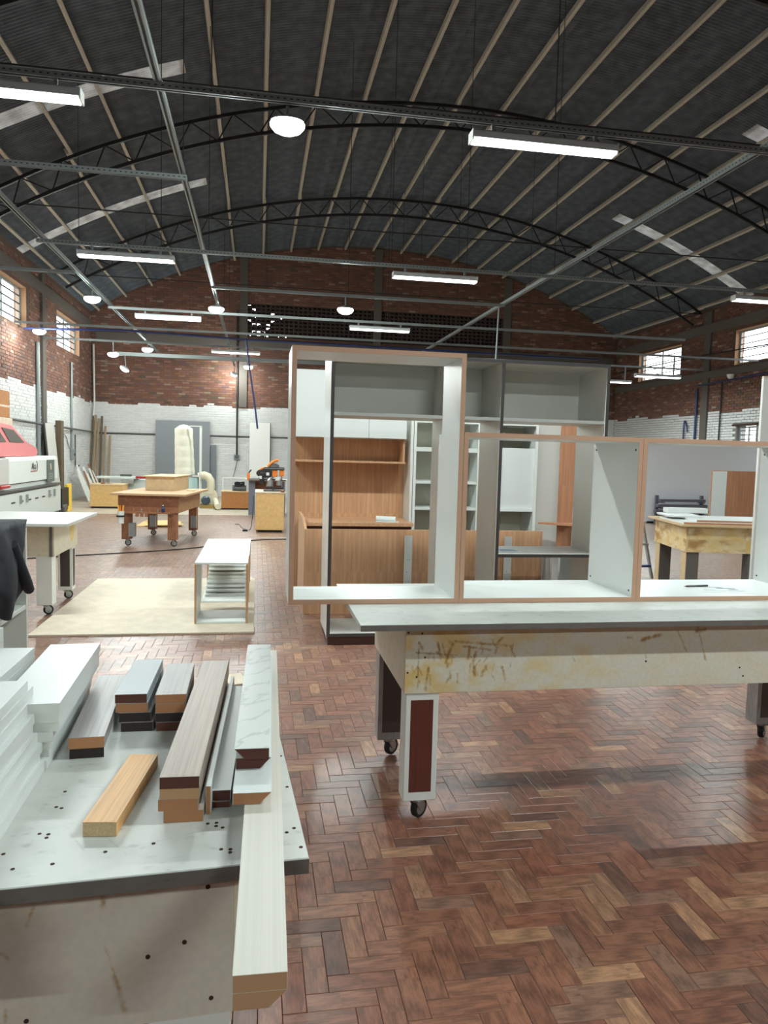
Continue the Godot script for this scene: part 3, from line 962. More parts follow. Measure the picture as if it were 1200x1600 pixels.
	bx(t, "bench_top", M.worn_white, Vector3(-2.5, 0.872, -1.25), Vector3(0, 0.9, 0), 0.0015)
	bx(t, "front_apron", M.apron_side, Vector3(-2.3, 0.56, -0.318), Vector3(-0.212, 0.872, -0.3), 0.001)
	bx(t, "side_apron", M.apron_side, Vector3(-0.21, 0.56, -1.2), Vector3(-0.19, 0.872, -0.3), 0.001)
	bx(t, "corner_strip", M.worn_edge, Vector3(-0.232, 0.56, -0.2995), Vector3(-0.205, 0.872, -0.296), 0.0005)
	var patch := Soup.new()
	patch.lathe([Vector2(0.0, 0.0012), Vector2(0.09, 0.0008), Vector2(0.1, 0.0)], 18, Transform3D(Basis(Vector3.BACK, -PI / 2) * Basis.from_scale(Vector3(1.25, 1, 0.9)), Vector3(-0.19, 0.75, -0.98)))
	put(t, "glue_patch", patch.mesh(), std(c8(226, 196, 128), 0.5))
	for q in [[-0.28, -0.37], [-0.28, -1.13], [-2.1, -0.37], [-2.1, -1.13]]:
		post_leg(t, Vector3(q[0], 0.33, q[1]), Vector3(0.14, 0.46, 0.14), M.white_matt, M.lam_dark, [Vector3(0, 0, 1), Vector3(1, 0, 0)] if q[1] < -1.0 else [], 0.5)

	# --- bench on the right, glue-yellow apron
	t = thing("work_bench", "bench with a yellow and brown stained apron, seen through the frame on the right", "workbench", Vector3(4.72, 0, -7.55), deg_to_rad(-11.5))
	bx(t, "bench_top", M.ply, Vector3(0, 0.872, -1.2), Vector3(1.75, 0.895, 0), 0.0015)
	bx(t, "front_apron", M.apron_yellow, Vector3(0.1, 0.575, -0.09), Vector3(1.4, 0.872, -0.07), 0.001)
	bx(t, "side_apron", M.apron_yellow, Vector3(0.08, 0.575, -1.13), Vector3(0.1, 0.872, -0.07), 0.001)
	bx(t, "rear_apron", M.apron_yellow, Vector3(0.1, 0.575, -1.13), Vector3(1.65, 0.872, -1.11), 0.001)
	for q in [[0.17, -0.16], [0.17, -1.03], [0.86, -0.16], [1.55, -0.16], [1.55, -1.03]]:
		post_leg(t, Vector3(q[0], 0.2875, q[1]), Vector3(0.14, 0.575, 0.14), M.lam_dark2, M.mdf_pale, [], 0.0)
		if q[0] < 0.5: bx(t, "leg_side", M.ply, Vector3(q[0] - 0.078, 0.0, q[1] - 0.07), Vector3(q[0] - 0.07, 0.575, q[1] + 0.07), 0.001)
	for k in 7:
		put(t, "filler_slat", bm(Vector3(0.25, 0.028, 0.02), 0.002), M.core, Vector3(1.526, 0.6 + k * 0.04, -0.08))

	# --- brown carpenter's bench
	t = thing("wooden_workbench", "brown stained wooden workbench on casters with tools hung from its rail", "workbench", Vector3(-1.6, 0, -13.2), deg_to_rad(-7.5))
	bx(t, "bench_top", M.ply_brown, Vector3(-0.6, 0.83, -0.9), Vector3(0.6, 0.865, 0.95), 0.003)
	bx(t, "front_apron", M.wood_brown, Vector3(-0.5, 0.55, 0.83), Vector3(0.46, 0.83, 0.855), 0.002)
	bx(t, "side_apron", M.wood_light, Vector3(0.44, 0.55, -0.82), Vector3(0.465, 0.83, 0.83), 0.002)
	bx(t, "rear_apron", M.wood_brown, Vector3(-0.5, 0.55, -0.84), Vector3(0.44, 0.83, -0.82), 0.002)
	bx(t, "tool_rail", M.wood_brown, Vector3(-0.36, 0.54, 0.855), Vector3(0.38, 0.565, 0.95), 0.002)
	for k in 3:
		var hx := -0.17 + k * 0.075
		put(t, "rail_clip", bm(Vector3(0.05, 0.06, 0.03), 0.002), M.wood_brown, Vector3(hx, 0.52, 0.94))
	for k in 4:
		put(t, "rail_knob", bm(Vector3(0.022, 0.05, 0.022), 0.004), M.wood_light if k % 2 == 0 else M.steel, Vector3(-0.24 + k * 0.13, 0.59, 0.9))
	for q in [[-0.38, 0.77], [0.36, 0.77], [-0.38, -0.75], [0.36, -0.75]]:
		put(t, "leg", bm(Vector3(0.14, 0.44, 0.14), 0.003), M.wood_brown, Vector3(q[0], 0.33, q[1]))
		caster(t, Vector3(q[0], 0.11, q[1]), 0.4, 0.05)
	for q in [[-0.38, -0.75], [0.36, -0.75], [-0.30, 0.77]]:
		put(t, "tin_sleeve", bm(Vector3(0.1, 0.22, 0.1), 0.004), M.steel, Vector3(q[0] + 0.03, 0.27, q[1] + 0.09))

func pot(label: String, at: Vector3) -> void:
	var t := thing("glue_pot", label, "pot", at)
	var s := Soup.new()
	s.lathe([Vector2(0, 0), Vector2(0.05, 0), Vector2(0.055, 0.2), Vector2(0.05, 0.2), Vector2(0.046, 0.02), Vector2(0, 0.02)], 14)
	put(t, "cup", s.mesh(), M.white_matt)
	put(t, "strap", bm(Vector3(0.12, 0.025, 0.12), 0.002), M.black_plastic, Vector3(0, 0.12, 0))
	for k in 4:
		var b := Soup.new()
		b.tube([Vector3(0.02 * cos(k * 1.6), 0.1, 0.02 * sin(k * 1.6)), Vector3(0.04 * cos(k * 1.6), 0.29, 0.04 * sin(k * 1.6))], 0.012, 6)
		put(t, "tool_handle", b.mesh(), [M.yellow, M.orange, M.yellow, M.red][k])

# ---------------------------------------------------------------- boards
# a coated board: fibre core showing at the cut ends, coated faces; yaw turns it about its front left corner
func board(label: String, group: String, x: float, z: float, y: float, w: float, h: float, len: float, yaw: float, coat: Material, core: Material, mitre := 0, called := "board") -> Node3D:
	var t := thing(called, label, "board", Vector3(x, y, z), deg_to_rad(yaw), group)
	var p := PackedVector2Array([Vector2(0, 0), Vector2(w, 0), Vector2(w, h), Vector2(0, h)])
	if mitre < 0: p = PackedVector2Array([Vector2(h, 0), Vector2(w, 0), Vector2(w, h), Vector2(0, h)])
	if mitre > 0: p = PackedVector2Array([Vector2(0, 0), Vector2(w - h, 0), Vector2(w, h), Vector2(0, h)])
	var s := Soup.new()
	s.prism(p, -len, 0)
	put(t, "core", s.mesh(), core)
	var f := Soup.new()
	var e := 0.0007
	f.box(Vector3(w * 0.5, h + e * 0.5, -len * 0.5), Vector3(w + e * 2, e, len - 0.0004))
	if mitre >= 0: f.box(Vector3(-e * 0.5, h * 0.5, -len * 0.5), Vector3(e, h, len - 0.0004))
	if mitre <= 0: f.box(Vector3(w + e * 0.5, h * 0.5, -len * 0.5), Vector3(e, h, len - 0.0004))
	put(t, "coating", f.mesh(), coat)
	return t

func build_boards() -> void:
	var y := 0.9005
	board("orange-yellow bare wood batten lying alone on the near bench", "", -0.3, -1.343, y, 0.058, 0.026, 0.30, -6.5, M.pine, M.ply, 0, "wooden_batten")
	# the brown-grey stack
	var g := "brown-grey strips stacked on the near bench"
	var core := [M.core, M.core, M.core_tan, M.core_dark]
	var dx := [0.008, -0.002, 0.001, 0.001]
	var names := ["lowest strip of the brown-grey stack beside the orange batten", "second strip up, its end sticking out left in the brown-grey stack", "third strip up, pale brown end, in the brown-grey stack", "long brown-grey strip with a dark red end, topmost of its stack"]
	for k in 4:
		board(names[k], g, -0.172 + dx[k], -1.376 + (0.0 if k < 3 else 0.004), y + k * 0.0225, 0.071, 0.0218, 0.77 - (0.02 if k == 0 else 0.0), -1.9, M.lam_brown, core[k])
	board("thin white strip standing on edge against the brown-grey stack", "", -0.0885, -1.40, y, 0.008, 0.055, 0.7, -1.9, M.white, M.core)
	board("narrow white strip between the brown-grey stack and the marbled boards", "", -0.078, -1.43, y + 0.012, 0.034, 0.02, 0.65, -1.9, M.white, M.core_dark)
	board("narrow dark-edged strip beneath the narrow white strip", "", -0.078, -1.425, y, 0.033, 0.0115, 0.6, -1.9, M.lam_grey, M.core_dark)
	board("slim white strip squeezed against the marbled white boards", "", -0.0395, -1.432, y, 0.010, 0.03, 0.4, -1.6, M.white, M.core_dark)
	# long pale boards jutting over the front edge
	g = "long pale grained boards jutting over the bench edge"
	board("lower of the two long pale boards jutting over the bench edge", g, -0.022, -0.885, y, 0.067, 0.0225, 1.50, -0.95, M.lam_pale, M.core_tan, 1)
	board("upper long pale board with fine stripes jutting over the bench edge", g, -0.022, -0.885, y + 0.0232, 0.067, 0.0225, 1.52, -0.95, M.lam_pale, M.core_tan)
	# marbled white boards stacked on top of them
	g = "white boards with mitred edges on the pale boards"
	var wy := y + 0.0472
	board("short white mitred board, lowest on the pale boards, its end nearest the edge", g, -0.036, -1.335, wy, 0.069, 0.0215, 0.62, -1.2, M.white_gloss, M.core, 1)
	board("second white mitred board up, its mitre facing the aisle", g, -0.034, -1.44, wy + 0.0222, 0.068, 0.0215, 0.74, -1.2, M.white_gloss, M.core_dark, 1)
	board("topmost white marbled board with an undercut left edge", g, -0.037, -1.432, wy + 0.0444, 0.067, 0.0215, 0.79, -1.2, M.marble, M.core_dark, -1)
	# the dark stacks behind
	g = "grey strips in the three low stacks"
	board("black-ended strip under the grey strip beside the white stack", g, -0.406, -1.692, y, 0.073, 0.0235, 0.47, 3.6, M.white, M.core_black)
	board("dark grey strip with a tan end beside the white stack", g, -0.407, -1.688, y + 0.024, 0.075, 0.025, 0.47, 3.6, M.lam_grey, M.core)
	var c2 := [M.core_black, M.core_black, M.core, M.core_dark]
	var n2 := ["lowest black-ended strip of the middle low stack", "second black-ended strip of the middle low stack", "third strip, tan end, of the middle low stack", "silver grey strip topmost of the middle low stack"]
	var o2 := [0.016, 0.01, 0.002, 0.0]
	for k in 4:
		board(n2[k], g, -0.338 + o2[k], -1.858 + [0.012, 0.006, 0.002, 0.0][k], y + k * 0.0226, 0.075, 0.022, 0.31, 0.0, M.lam_silver if k > 1 else M.lam_grey, c2[k])
	var c3 := [M.core_dark, M.core_black, M.core, M.core]
	var n3 := ["lowest strip of the right low stack beside the long brown-grey strip", "second black-ended strip of the right low stack", "third strip, brown end, of the right low stack", "grey strip topmost of the right low stack"]
	for k in 4:
		board(n3[k], g, -0.24 + [0.002, 0.0, 0.0, 0.0][k], -1.847 + [0.006, 0.004, 0.002, 0.0][k], y + k * 0.0226, 0.0725, 0.022, 0.27, 0.6, M.lam_grey, c3[k])
	# white stacks on the left
	g = "white boards in the middle stack on the left"
	var ord := ["lowest", "second lowest", "third", "fourth", "fifth", "sixth", "topmost"]
	var ox := [-0.026, -0.026, -0.022, -0.012, 0.0, 0.0, 0.004]
	for k in 7:
		board("%s white board of the stack next to the grey strips" % ord[k], g, -0.542 + ox[k], -1.632 + [0.0, -0.02, -0.012, 0.004, 0.0, 0.006, 0.008][k], y + k * 0.0215, 0.128, 0.021, 0.5 - (0.03 if k == 3 else 0.0), 2.0, M.white, M.white_matt)
	g = "white boards in the tall stack at the left edge"
	ord = ["lowest", "second", "third", "fourth", "fifth", "sixth", "seventh", "eighth", "topmost"]
	for k in 9:
		board("%s white board, counted upward, of the tall stack at the left edge" % ord[k], g, -1.0 - [0.0, 0.01, 0.004, 0.012, 0.02, 0.016, 0.03, 0.034, 0.036][k], -0.93 + rng.randf_range(-0.03, 0.02), y + k * 0.0215, 0.565, 0.021, 0.71 + rng.randf_range(-0.01, 0.012), 0.8, M.white, M.white_matt)
	g = "white boards in the stack behind the middle stack"
	ord = ["lowest", "second", "third", "fourth", "fifth", "sixth", "topmost"]
	for k in 7:
		board("%s white board, counted upward, of the wide stack left of the middle stack" % ord[k], g, -0.886 + rng.randf_range(-0.006, 0.006), -1.72, y + k * 0.0215, 0.30, 0.021, 0.375 + rng.randf_range(-0.004, 0.004), 0.0, M.white, M.white_matt)
	g = "white boards in the far stack at the left edge"
	ord = ["lowest", "second", "third", "fourth", "topmost"]
	for k in 5:
		board("%s white board, counted upward, of the far stack at the left edge" % ord[k], g, -1.3, -2.08, 0.901 + k * 0.04, 0.62, 0.0385, 0.05 + 0.0, 0.0, M.white, M.white_matt)

# ---------------------------------------------------------------- cabinets
# open carcass: white panels with a coloured front edge; local origin its front left lower corner
func carcass(t: Node3D, W: float, H: float, D: float, th: float, face: Material, edge: Material, bottom := true, top := true) -> void:
	var parts := [["side_panel", Vector3(0, 0, -D), Vector3(th, H, 0)], ["side_panel", Vector3(W - th, 0, -D), Vector3(W, H, 0)]]
	if bottom: parts.append(["bottom_panel", Vector3(th, 0, -D), Vector3(W - th, th, 0)])
	if top: parts.append(["top_panel", Vector3(th, H - th, -D), Vector3(W - th, H, 0)])
	for p in parts:
		panel(t, p[0], p[1], p[2], face, edge)

# one panel with its edge band (a sub-part) on the front
func panel(t: Node, called: String, lo: Vector3, hi: Vector3, face: Material, edge: Material) -> MeshInstance3D:
	var o := bx(t, called, face, lo, hi, 0.0008)
	var s := hi - lo
	put(o, "edge_band", bm(Vector3(s.x + 0.0006, s.y + 0.0006, 0.002), 0.0006), edge, Vector3(0, 0, s.z * 0.5 + 0.001))
	return o

func build_cabinets() -> void:
	var y := 0.901
	var t := thing("open_cabinet_frame", "tall open white cabinet frame with tan edges overhanging the bench end", "cabinet", Vector3(0.148, y, -3.35))
	carcass(t, 0.805, 1.172, 0.335, 0.022, M.white, M.tan_edge)
	t = thing("open_cabinet_frame", "low open white cabinet frame next to the tall one on the bench", "cabinet", Vector3(0.955, y, -3.35))
	carcass(t, 0.907, 0.81, 0.49, 0.022, M.white, M.tan_edge)
	screws(t, 0.907 - 0.0225, 0.81, 0.49)
	t = thing("open_cabinet_frame", "low open white cabinet frame at the bench's right end, a plan sheet inside", "cabinet", Vector3(1.8635, y, -3.35))
	carcass(t, 1.03, 0.81, 0.49, 0.022, M.white, M.tan_edge)
	screws(t, 1.03 - 0.0225, 0.81, 0.49)
	# plan sheet with blue-grey line drawing lying in the right frame
	t = thing("plan_sheet", "printed plan sheet lying in the right cabinet frame", "paper", Vector3(2.47, y + 0.0226, -3.53), deg_to_rad(-14))
	put(t, "sheet", bm(Vector3(0.3, 0.0008, 0.2), 0.0), M.paper)
	var pr := Soup.new()
	for k in [[-0.06, -0.05, 0.14, 0.012], [0.02, -0.03, 0.1, 0.02], [0.05, 0.0, 0.05, 0.012], [-0.02, 0.05, 0.2, 0.003], [-0.08, 0.02, 0.06, 0.003], [0.06, 0.03, 0.08, 0.003]]:
		pr.box(Vector3(k[0], 0.0006, k[1]), Vector3(k[2], 0.0004, k[3]))
	put(t, "printed_drawing", pr.mesh(), std(c8(120, 128, 138), 0.8))
	var pen := thing("marker_pen", "grey pencil lying beside the plan sheet", "pencil", Vector3(2.31, y + 0.0285, -3.6), deg_to_rad(6))
	var ps := Soup.new()
	ps.tube([Vector3(-0.01, 0, 0), Vector3(0.12, 0, 0)], 0.005, 8)
	put(pen, "barrel", ps.mesh(), M.dark_edge)
	var pt := Soup.new()
	pt.tube([Vector3(-0.01, 0, 0), Vector3(-0.03, 0, 0)], 0.005, 8, 0.001)
	put(pen, "tip", pt.mesh(), M.hole)

	# --- tall wardrobe on the floor behind the bench: grey edges, three bays
	t = thing("wardrobe_carcass", "tall white wardrobe shell with dark grey edges and brown plinth, standing behind the bench", "wardrobe", Vector3(0.583, 0, -6.0))
	var W := 2.41
	var H := 2.415
	var D := 0.57
	var th := 0.028
	bx(t, "plinth", M.kick, Vector3(0.012, 0, -D + 0.02), Vector3(W - 0.012, 0.07, -0.012), 0.001)
	panel(t, "side_panel", Vector3(0, 0.07, -D), Vector3(th, H, 0), M.white_gloss, M.dark_edge)
	panel(t, "side_panel", Vector3(W - th, 0.07, -D), Vector3(W, H, 0), M.white_warm, M.dark_edge)
	panel(t, "divider", Vector3(0.985, 0.07 + th, -D), Vector3(0.985 + th, H - th, -0.01), M.white_warm, M.grey_white)
	panel(t, "divider", Vector3(1.435, 0.07 + th, -D), Vector3(1.435 + th, H - th, -0.002), M.white_warm, M.dark_edge)
	panel(t, "bottom_panel", Vector3(th, 0.07, -D), Vector3(W - th, 0.07 + th, 0), M.grey_white, M.dark_edge)
	panel(t, "top_panel", Vector3(th, H - th, -D), Vector3(W - th, H, 0), M.white_warm, M.dark_edge)
	for b in [[th, 0.985], [0.985 + th, 1.435], [1.435 + th, W - th]]:
		panel(t, "shelf", Vector3(b[0], 1.905, -D), Vector3(b[1], 1.93, -0.012), M.white_warm, M.white)
		bx(t, "back_panel", M.white_warm, Vector3(b[0], 1.93, -D), Vector3(b[1], H - th, -D + 0.008), 0.0)
	panel(t, "desk_shelf", Vector3(1.435 + th, 0.74, -D), Vector3(W - th, 0.768, -0.004), M.grey_white, M.dark_edge)
	t = thing("plan_sheet", "bluish plan sheet lying on the wardrobe's low shelf", "paper", Vector3(2.2, 0.7695, -6.25), deg_to_rad(5))
	put(t, "sheet", bm(Vector3(0.22, 0.0008, 0.3), 0.0), M.paper)
	put(t, "printed_drawing", bm(Vector3(0.16, 0.0004, 0.16), 0.0), std(c8(150, 164, 184), 0.8), Vector3(0.01, 0.0006, 0))

	# --- wood-faced counter front standing behind the wardrobe
	t = thing("counter_front", "wood-grain reception counter front with a raised curved left end", "counter", Vector3(0.468, 0, -7.2))
	bx(t, "front_board", M.oak, Vector3(0, 0, -0.025), Vector3(2.46, 0.845, 0), 0.001)
	var rp := PackedVector2Array([Vector2(0.03, 0), Vector2(1.1, 0), Vector2(1.1, 0.93)])
	for i in 9:
		var u := i / 8.0
		rp.append(Vector2(lerpf(0.7, 0.03, u), 0.93 - 0.085 * u * u))
	var rs := Soup.new()
	rs.prism(rp, 0, 0.025, Transform3D(Basis(Vector3(0, 0, -1), Vector3.UP, Vector3.RIGHT), Vector3(-0.002, 0, 0.004)))
	put(t, "end_board", rs.mesh(), M.oak)
	bx(t, "end_strip", M.tan_edge, Vector3(2.44, 0, 0.0005), Vector3(2.455, 0.845, 0.004), 0.0005)
	for q in [[1.0, "white"], [2.04, "white"]]:
		var bt := thing("white_batten", "white batten leaning on the counter front, %s" % ("seen inside the tall frame" if q[0] < 1.5 else "seen inside the low frame"), "batten", Vector3(0.468 + q[0] + 0.03, 0.0, -7.15))
		put(bt, "batten", bm(Vector3(0.075, 0.79, 0.022), 0.0015), M.white, Vector3(0, 0.395, 0))
		holes(bt, [Vector3(-0.012, 0.55, 0.0112), Vector3(0.014, 0.55, 0.0112), Vector3(-0.012, 0.43, 0.0112), Vector3(0.012, 0.33, 0.0112)], Vector3.BACK, 0.004)

	# --- wood wall unit with white doors
	t = thing("wall_unit", "wood-grain wall unit with white upper doors and a worktop, behind the counter front", "cabinet", Vector3(0.40, 0, -8.3))
	bx(t, "back_board", M.oak, Vector3(0.0, 0.0, -0.38), Vector3(1.33, 1.77, -0.35), 0.001)
	bx(t, "niche_side", M.oak, Vector3(1.255, 1.49, -0.35), Vector3(1.28, 1.77, -0.06), 0.001)
	bx(t, "niche_shelf", M.oak, Vector3(0.0, 1.49, -0.35), Vector3(1.28, 1.512, -0.02), 0.001)
	bx(t, "worktop", M.oak, Vector3(0.1, 0.80, -0.35), Vector3(1.32, 0.838, 0.34), 0.001)
	bx(t, "base_carcass", M.core_dark, Vector3(0.12, 0.0, -0.34), Vector3(1.30, 0.80, 0.30), 0.001)
	bx(t, "tall_door", M.white, Vector3(0.0, 1.77, -0.02), Vector3(0.405, 2.515, 0.0), 0.001)
	bx(t, "tall_carcass", M.white_matt, Vector3(0.0, 1.772, -0.38), Vector3(0.405, 2.51, -0.022), 0.001)
	for k in 2:
		bx(t, "door", M.white, Vector3(0.41 + k * 0.437, 1.775, -0.02), Vector3(0.844 + k * 0.437, 2.0, 0.0), 0.001)
	bx(t, "upper_carcass", M.white_matt, Vector3(0.408, 1.772, -0.38), Vector3(1.284, 2.012, -0.022), 0.001)
	bx(t, "top_board", M.tan_edge, Vector3(0.408, 2.0125, -0.38), Vector3(1.284, 2.03, 0.004), 0.001)
	bx(t, "end_panel", M.white_matt, Vector3(1.335, 0.0, -0.38), Vector3(1.365, 2.0, 0.0), 0.001)
	t = thing("paper_roll", "rolled white papers lying on the wood worktop", "paper roll", Vector3(1.45, 0.8385, -8.2), deg_to_rad(-14))
	var rl := Soup.new()
	rl.tube([Vector3(-0.11, 0.03, 0), Vector3(0.11, 0.025, 0.02)], 0.03, 14)
	put(t, "roll", rl.mesh(), M.paper)
	put(t, "loose_sheet", bm(Vector3(0.26, 0.002, 0.12), 0.0), M.paper, Vector3(0.02, 0.002, 0.07))

	# --- narrow bookcase
	t = thing("bookcase", "narrow white bookcase with four open compartments beside the wall unit", "bookcase", Vector3(1.772, 0, -8.3))
	carcass(t, 0.79, 2.0, 0.34, 0.03, M.white, M.white_matt)
	bx(t, "back_board", M.beige, Vector3(0.03, 0.03, -0.34), Vector3(0.76, 1.97, -0.33), 0.0)
	for h in [0.965, 1.27, 1.64]:
		panel(t, "shelf", Vector3(0.03, h, -0.33), Vector3(0.76, h + (0.03 if h < 1.5 else 0.05), -0.01), M.white, M.white)
	# --- white cabinet with a lift-up front
	t = thing("shelf_cabinet", "white cabinet with a recessed white front between two open slots", "cabinet", Vector3(2.575, 0, -7.75))
	carcass(t, 0.48, 1.975, 0.4, 0.03, M.white, M.white_matt)
	bx(t, "back_board", M.beige, Vector3(0.03, 0.03, -0.4), Vector3(0.45, 1.94, -0.39), 0.0)
	bx(t, "front_panel", M.white, Vector3(0.03, 1.03, -0.05), Vector3(0.45, 1.70, -0.03), 0.001)
	panel(t, "shelf", Vector3(0.03, 1.0, -0.39), Vector3(0.45, 1.03, -0.02), M.white, M.white)
	# --- grey panel, wood board and small bracket shelf
	t = thing("panel", "plain light grey tall panel beside the wood board in the wardrobe's right bay", "panel", Vector3(3.06, 0, -7.8))
	put(t, "board", bm(Vector3(0.36, 1.99, 0.02), 0.001), M.grey_white, Vector3(0.185, 0.995, 0))
	t = thing("wood_board", "upright wood-grain board with a small bracket shelf, right of the grey panel", "board", Vector3(3.345, 0, -7.62))
	put(t, "board", bm(Vector3(0.17, 1.42, 0.022), 0.001), M.oak_dark, Vector3(0, 1.31, 0))
	put(t, "foot", bm(Vector3(0.085, 0.26, 0.022), 0.001), M.oak_dark, Vector3(0.04, 0.745, 0.24))
	var br := Soup.new()
	br.prism(PackedVector2Array([Vector2(-0.3, 0.02), Vector2(0.085, -0.26), Vector2(0.085, 0.01), Vector2(-0.2, 0.06)]), 0, 0.02, Transform3D(Basis(Vector3.RIGHT, PI / 2) * Basis.from_scale(Vector3(1, -1, 1)), Vector3(0, 0.896, 0)))
	put(t, "bracket_shelf", br.mesh(), M.oak_dark)
	put(t, "support", bm(Vector3(0.1, 0.6, 0.02), 0.001), M.grey_white, Vector3(-0.0, 0.3, -0.0))
	t = thing("white_box", "low white box carcass under the wardrobe's low shelf", "box", Vector3(2.98, 0, -7.1))
	carcass(t, 0.3, 0.6, 0.4, 0.02, M.white, M.white_matt)
	t = thing("panel", "small light grey panel with a dark edge next to the low white box", "panel", Vector3(3.5, 0, -7.3))
	put(t, "board", bm(Vector3(0.40, 0.62, 0.02), 0.001), M.grey_white, Vector3(0, 0.31, 0))
	put(t, "edge_strip", bm(Vector3(0.01, 0.62, 0.024), 0.0), M.dark_edge, Vector3(-0.2, 0.31, 0))
	# tall white cupboard at the right edge
	t = thing("tall_panel", "tall white panel cut by the right edge of the picture, behind the open frames", "panel", Vector3(4.80, 0, -6.45))
	bx(t, "board", M.white_matt, Vector3(0, 0, -0.03), Vector3(0.9, 2.42, 0), 0.001)
	bx(t, "top_edge", M.mdf_pale, Vector3(0, 2.4205, -0.03), Vector3(0.9, 2.44, 0), 0.001)
	bx(t, "foot", M.white_matt, Vector3(0.0, 0.0, -0.4), Vector3(0.9, 0.1, -0.031), 0.001)

	# --- open shelf unit on the left with the dark jacket
	t = thing("shelf_unit", "white open shelf unit at the left edge with a dark jacket on it", "shelf", Vector3(-1.012, 0, -2.62))
	bx(t, "end_panel", M.white_warm, Vector3(-0.5, 0.0, -0.88), Vector3(0.0, 1.21, -0.86), 0.001)
	bx(t, "end_panel", M.white_warm, Vector3(-0.5, 0.0, -0.02), Vector3(0.0, 1.21, 0.0), 0.001)
	bx(t, "top_panel", M.white, Vector3(-0.5, 1.21, -0.88), Vector3(0.0, 1.23, 0.0), 0.001)
	bx(t, "shelf", M.white, Vector3(-0.48, 0.865, -0.86), Vector3(-0.002, 0.885, -0.02), 0.001)
	bx(t, "shelf", M.white, Vector3(-0.48, 0.40, -0.86), Vector3(-0.002, 0.42, -0.02), 0.001)
	bx(t, "back_board", M.white_matt, Vector3(-0.5, 0.0, -0.86), Vector3(-0.48, 1.21, -0.02), 0.001)

func screws(t: Node3D, x: float, H: float, D: float) -> void:
	var s := Soup.new()
	s.lathe([Vector2(0.006, -0.001), Vector2(0.005, 0.0015), Vector2(0, 0.0015)], 8)
	var m := s.mesh()
	for q in [[0.05, -0.03], [0.05, -D + 0.03], [H - 0.06, -0.03], [H - 0.06, -D + 0.03]]:
		put(t, "screw_head", m, M.screw, Vector3(x, q[0], q[1]), Vector3(0, 0, PI / 2))

func build_jacket() -> void:
	# dark jacket hung over the top of the shelf unit: a sagging fold of cloth outside, a flap over the top
	var t := thing("jacket", "dark navy jacket hung over the top of the open shelf unit at the left edge", "jacket", Vector3(-1.005, 0.9, -3.1))
	var nz := noise(77, 1.0, 3)
	var rows := 40
	var cols := 44
	var P := []
	for i in rows + 1:
		var v := float(i) / rows
		var ring := []
		for j in cols + 1:
			var u := float(j) / cols
			# u runs along the unit, v from the hem over the top edge and back across the top
			var z := lerpf(0.36, -0.27 + 0.07 * sin(v * 5.0), u) + 0.03 * nz.get_noise_2d(v * 3.0, u * 2.0)
			var belly := sin(PI * clampf(u, 0.0, 1.0))
			var p: Vector3
			if v < 0.72:
				var h := v / 0.72
				var hem := 0.025 * sin(u * 9.0) + 0.04 * nz.get_noise_2d(u * 1.5, 3.0) + 0.10 * absf(u - 0.55)
				var bulge := (0.02 + 0.034 * sin(PI * minf(1.0, h * 0.9 + 0.1))) * pow(belly, 0.5) + 0.006
				var fold := 0.012 * sin(u * 13.0 + h * 3.0 + 2.0 * nz.get_noise_2d(h * 0.8, u * 0.9)) * belly + 0.016 * nz.get_noise_3d(u * 1.6, h * 1.2, 1.0)
				p = Vector3(maxf(0.008, bulge + fold * (1.1 - h * 0.6)), lerpf(0.04 + hem, 0.365, h), z)
			else:
				var h := (v - 0.72) / 0.28
				p = Vector3(lerpf(0.03, -0.40, h), 0.372 - 0.02 * h + 0.014 * nz.get_noise_2d(u * 2.0, h * 1.5), z)
				p.y = maxf(p.y, 0.34)
			ring.append(p)
		P.append(ring)
	var s := Soup.new()
	var th := 0.012
	for side in 2:
		for i in rows:
			for j in cols:
				var q := []
				var nn := []
				for e in [[0, 0], [1, 0], [1, 1], [0, 1]]:
					var a: int = i + e[0]
					var b: int = j + e[1]
					var du: Vector3 = P[a][mini(b + 1, cols)] - P[a][maxi(b - 1, 0)]
					var dv: Vector3 = P[mini(a + 1, rows)][b] - P[maxi(a - 1, 0)][b]
					var n := dv.cross(du).normalized() * -1.0
					if n.x + n.y < 0: n = -n
					q.append(P[a][b] + (n * th if side == 1 else Vector3.ZERO))
					nn.append(n if side == 1 else -n)
				if side == 1: s.squad(q[0], q[3], q[2], q[1], nn[0], nn[3], nn[2], nn[1])
				else: s.squad(q[0], q[1], q[2], q[3], nn[0], nn[1], nn[2], nn[3])
	put(t, "cloth", s.mesh(), M.cloth)
	var sl := Soup.new()
	sl.tube([Vector3(0.04, 0.30, -0.02), Vector3(0.055, 0.2, -0.08), Vector3(0.055, 0.12, -0.17), Vector3(0.045, 0.08, -0.24)], 0.03, 10, 0.022)
	put(t, "sleeve", sl.mesh(), M.cloth)

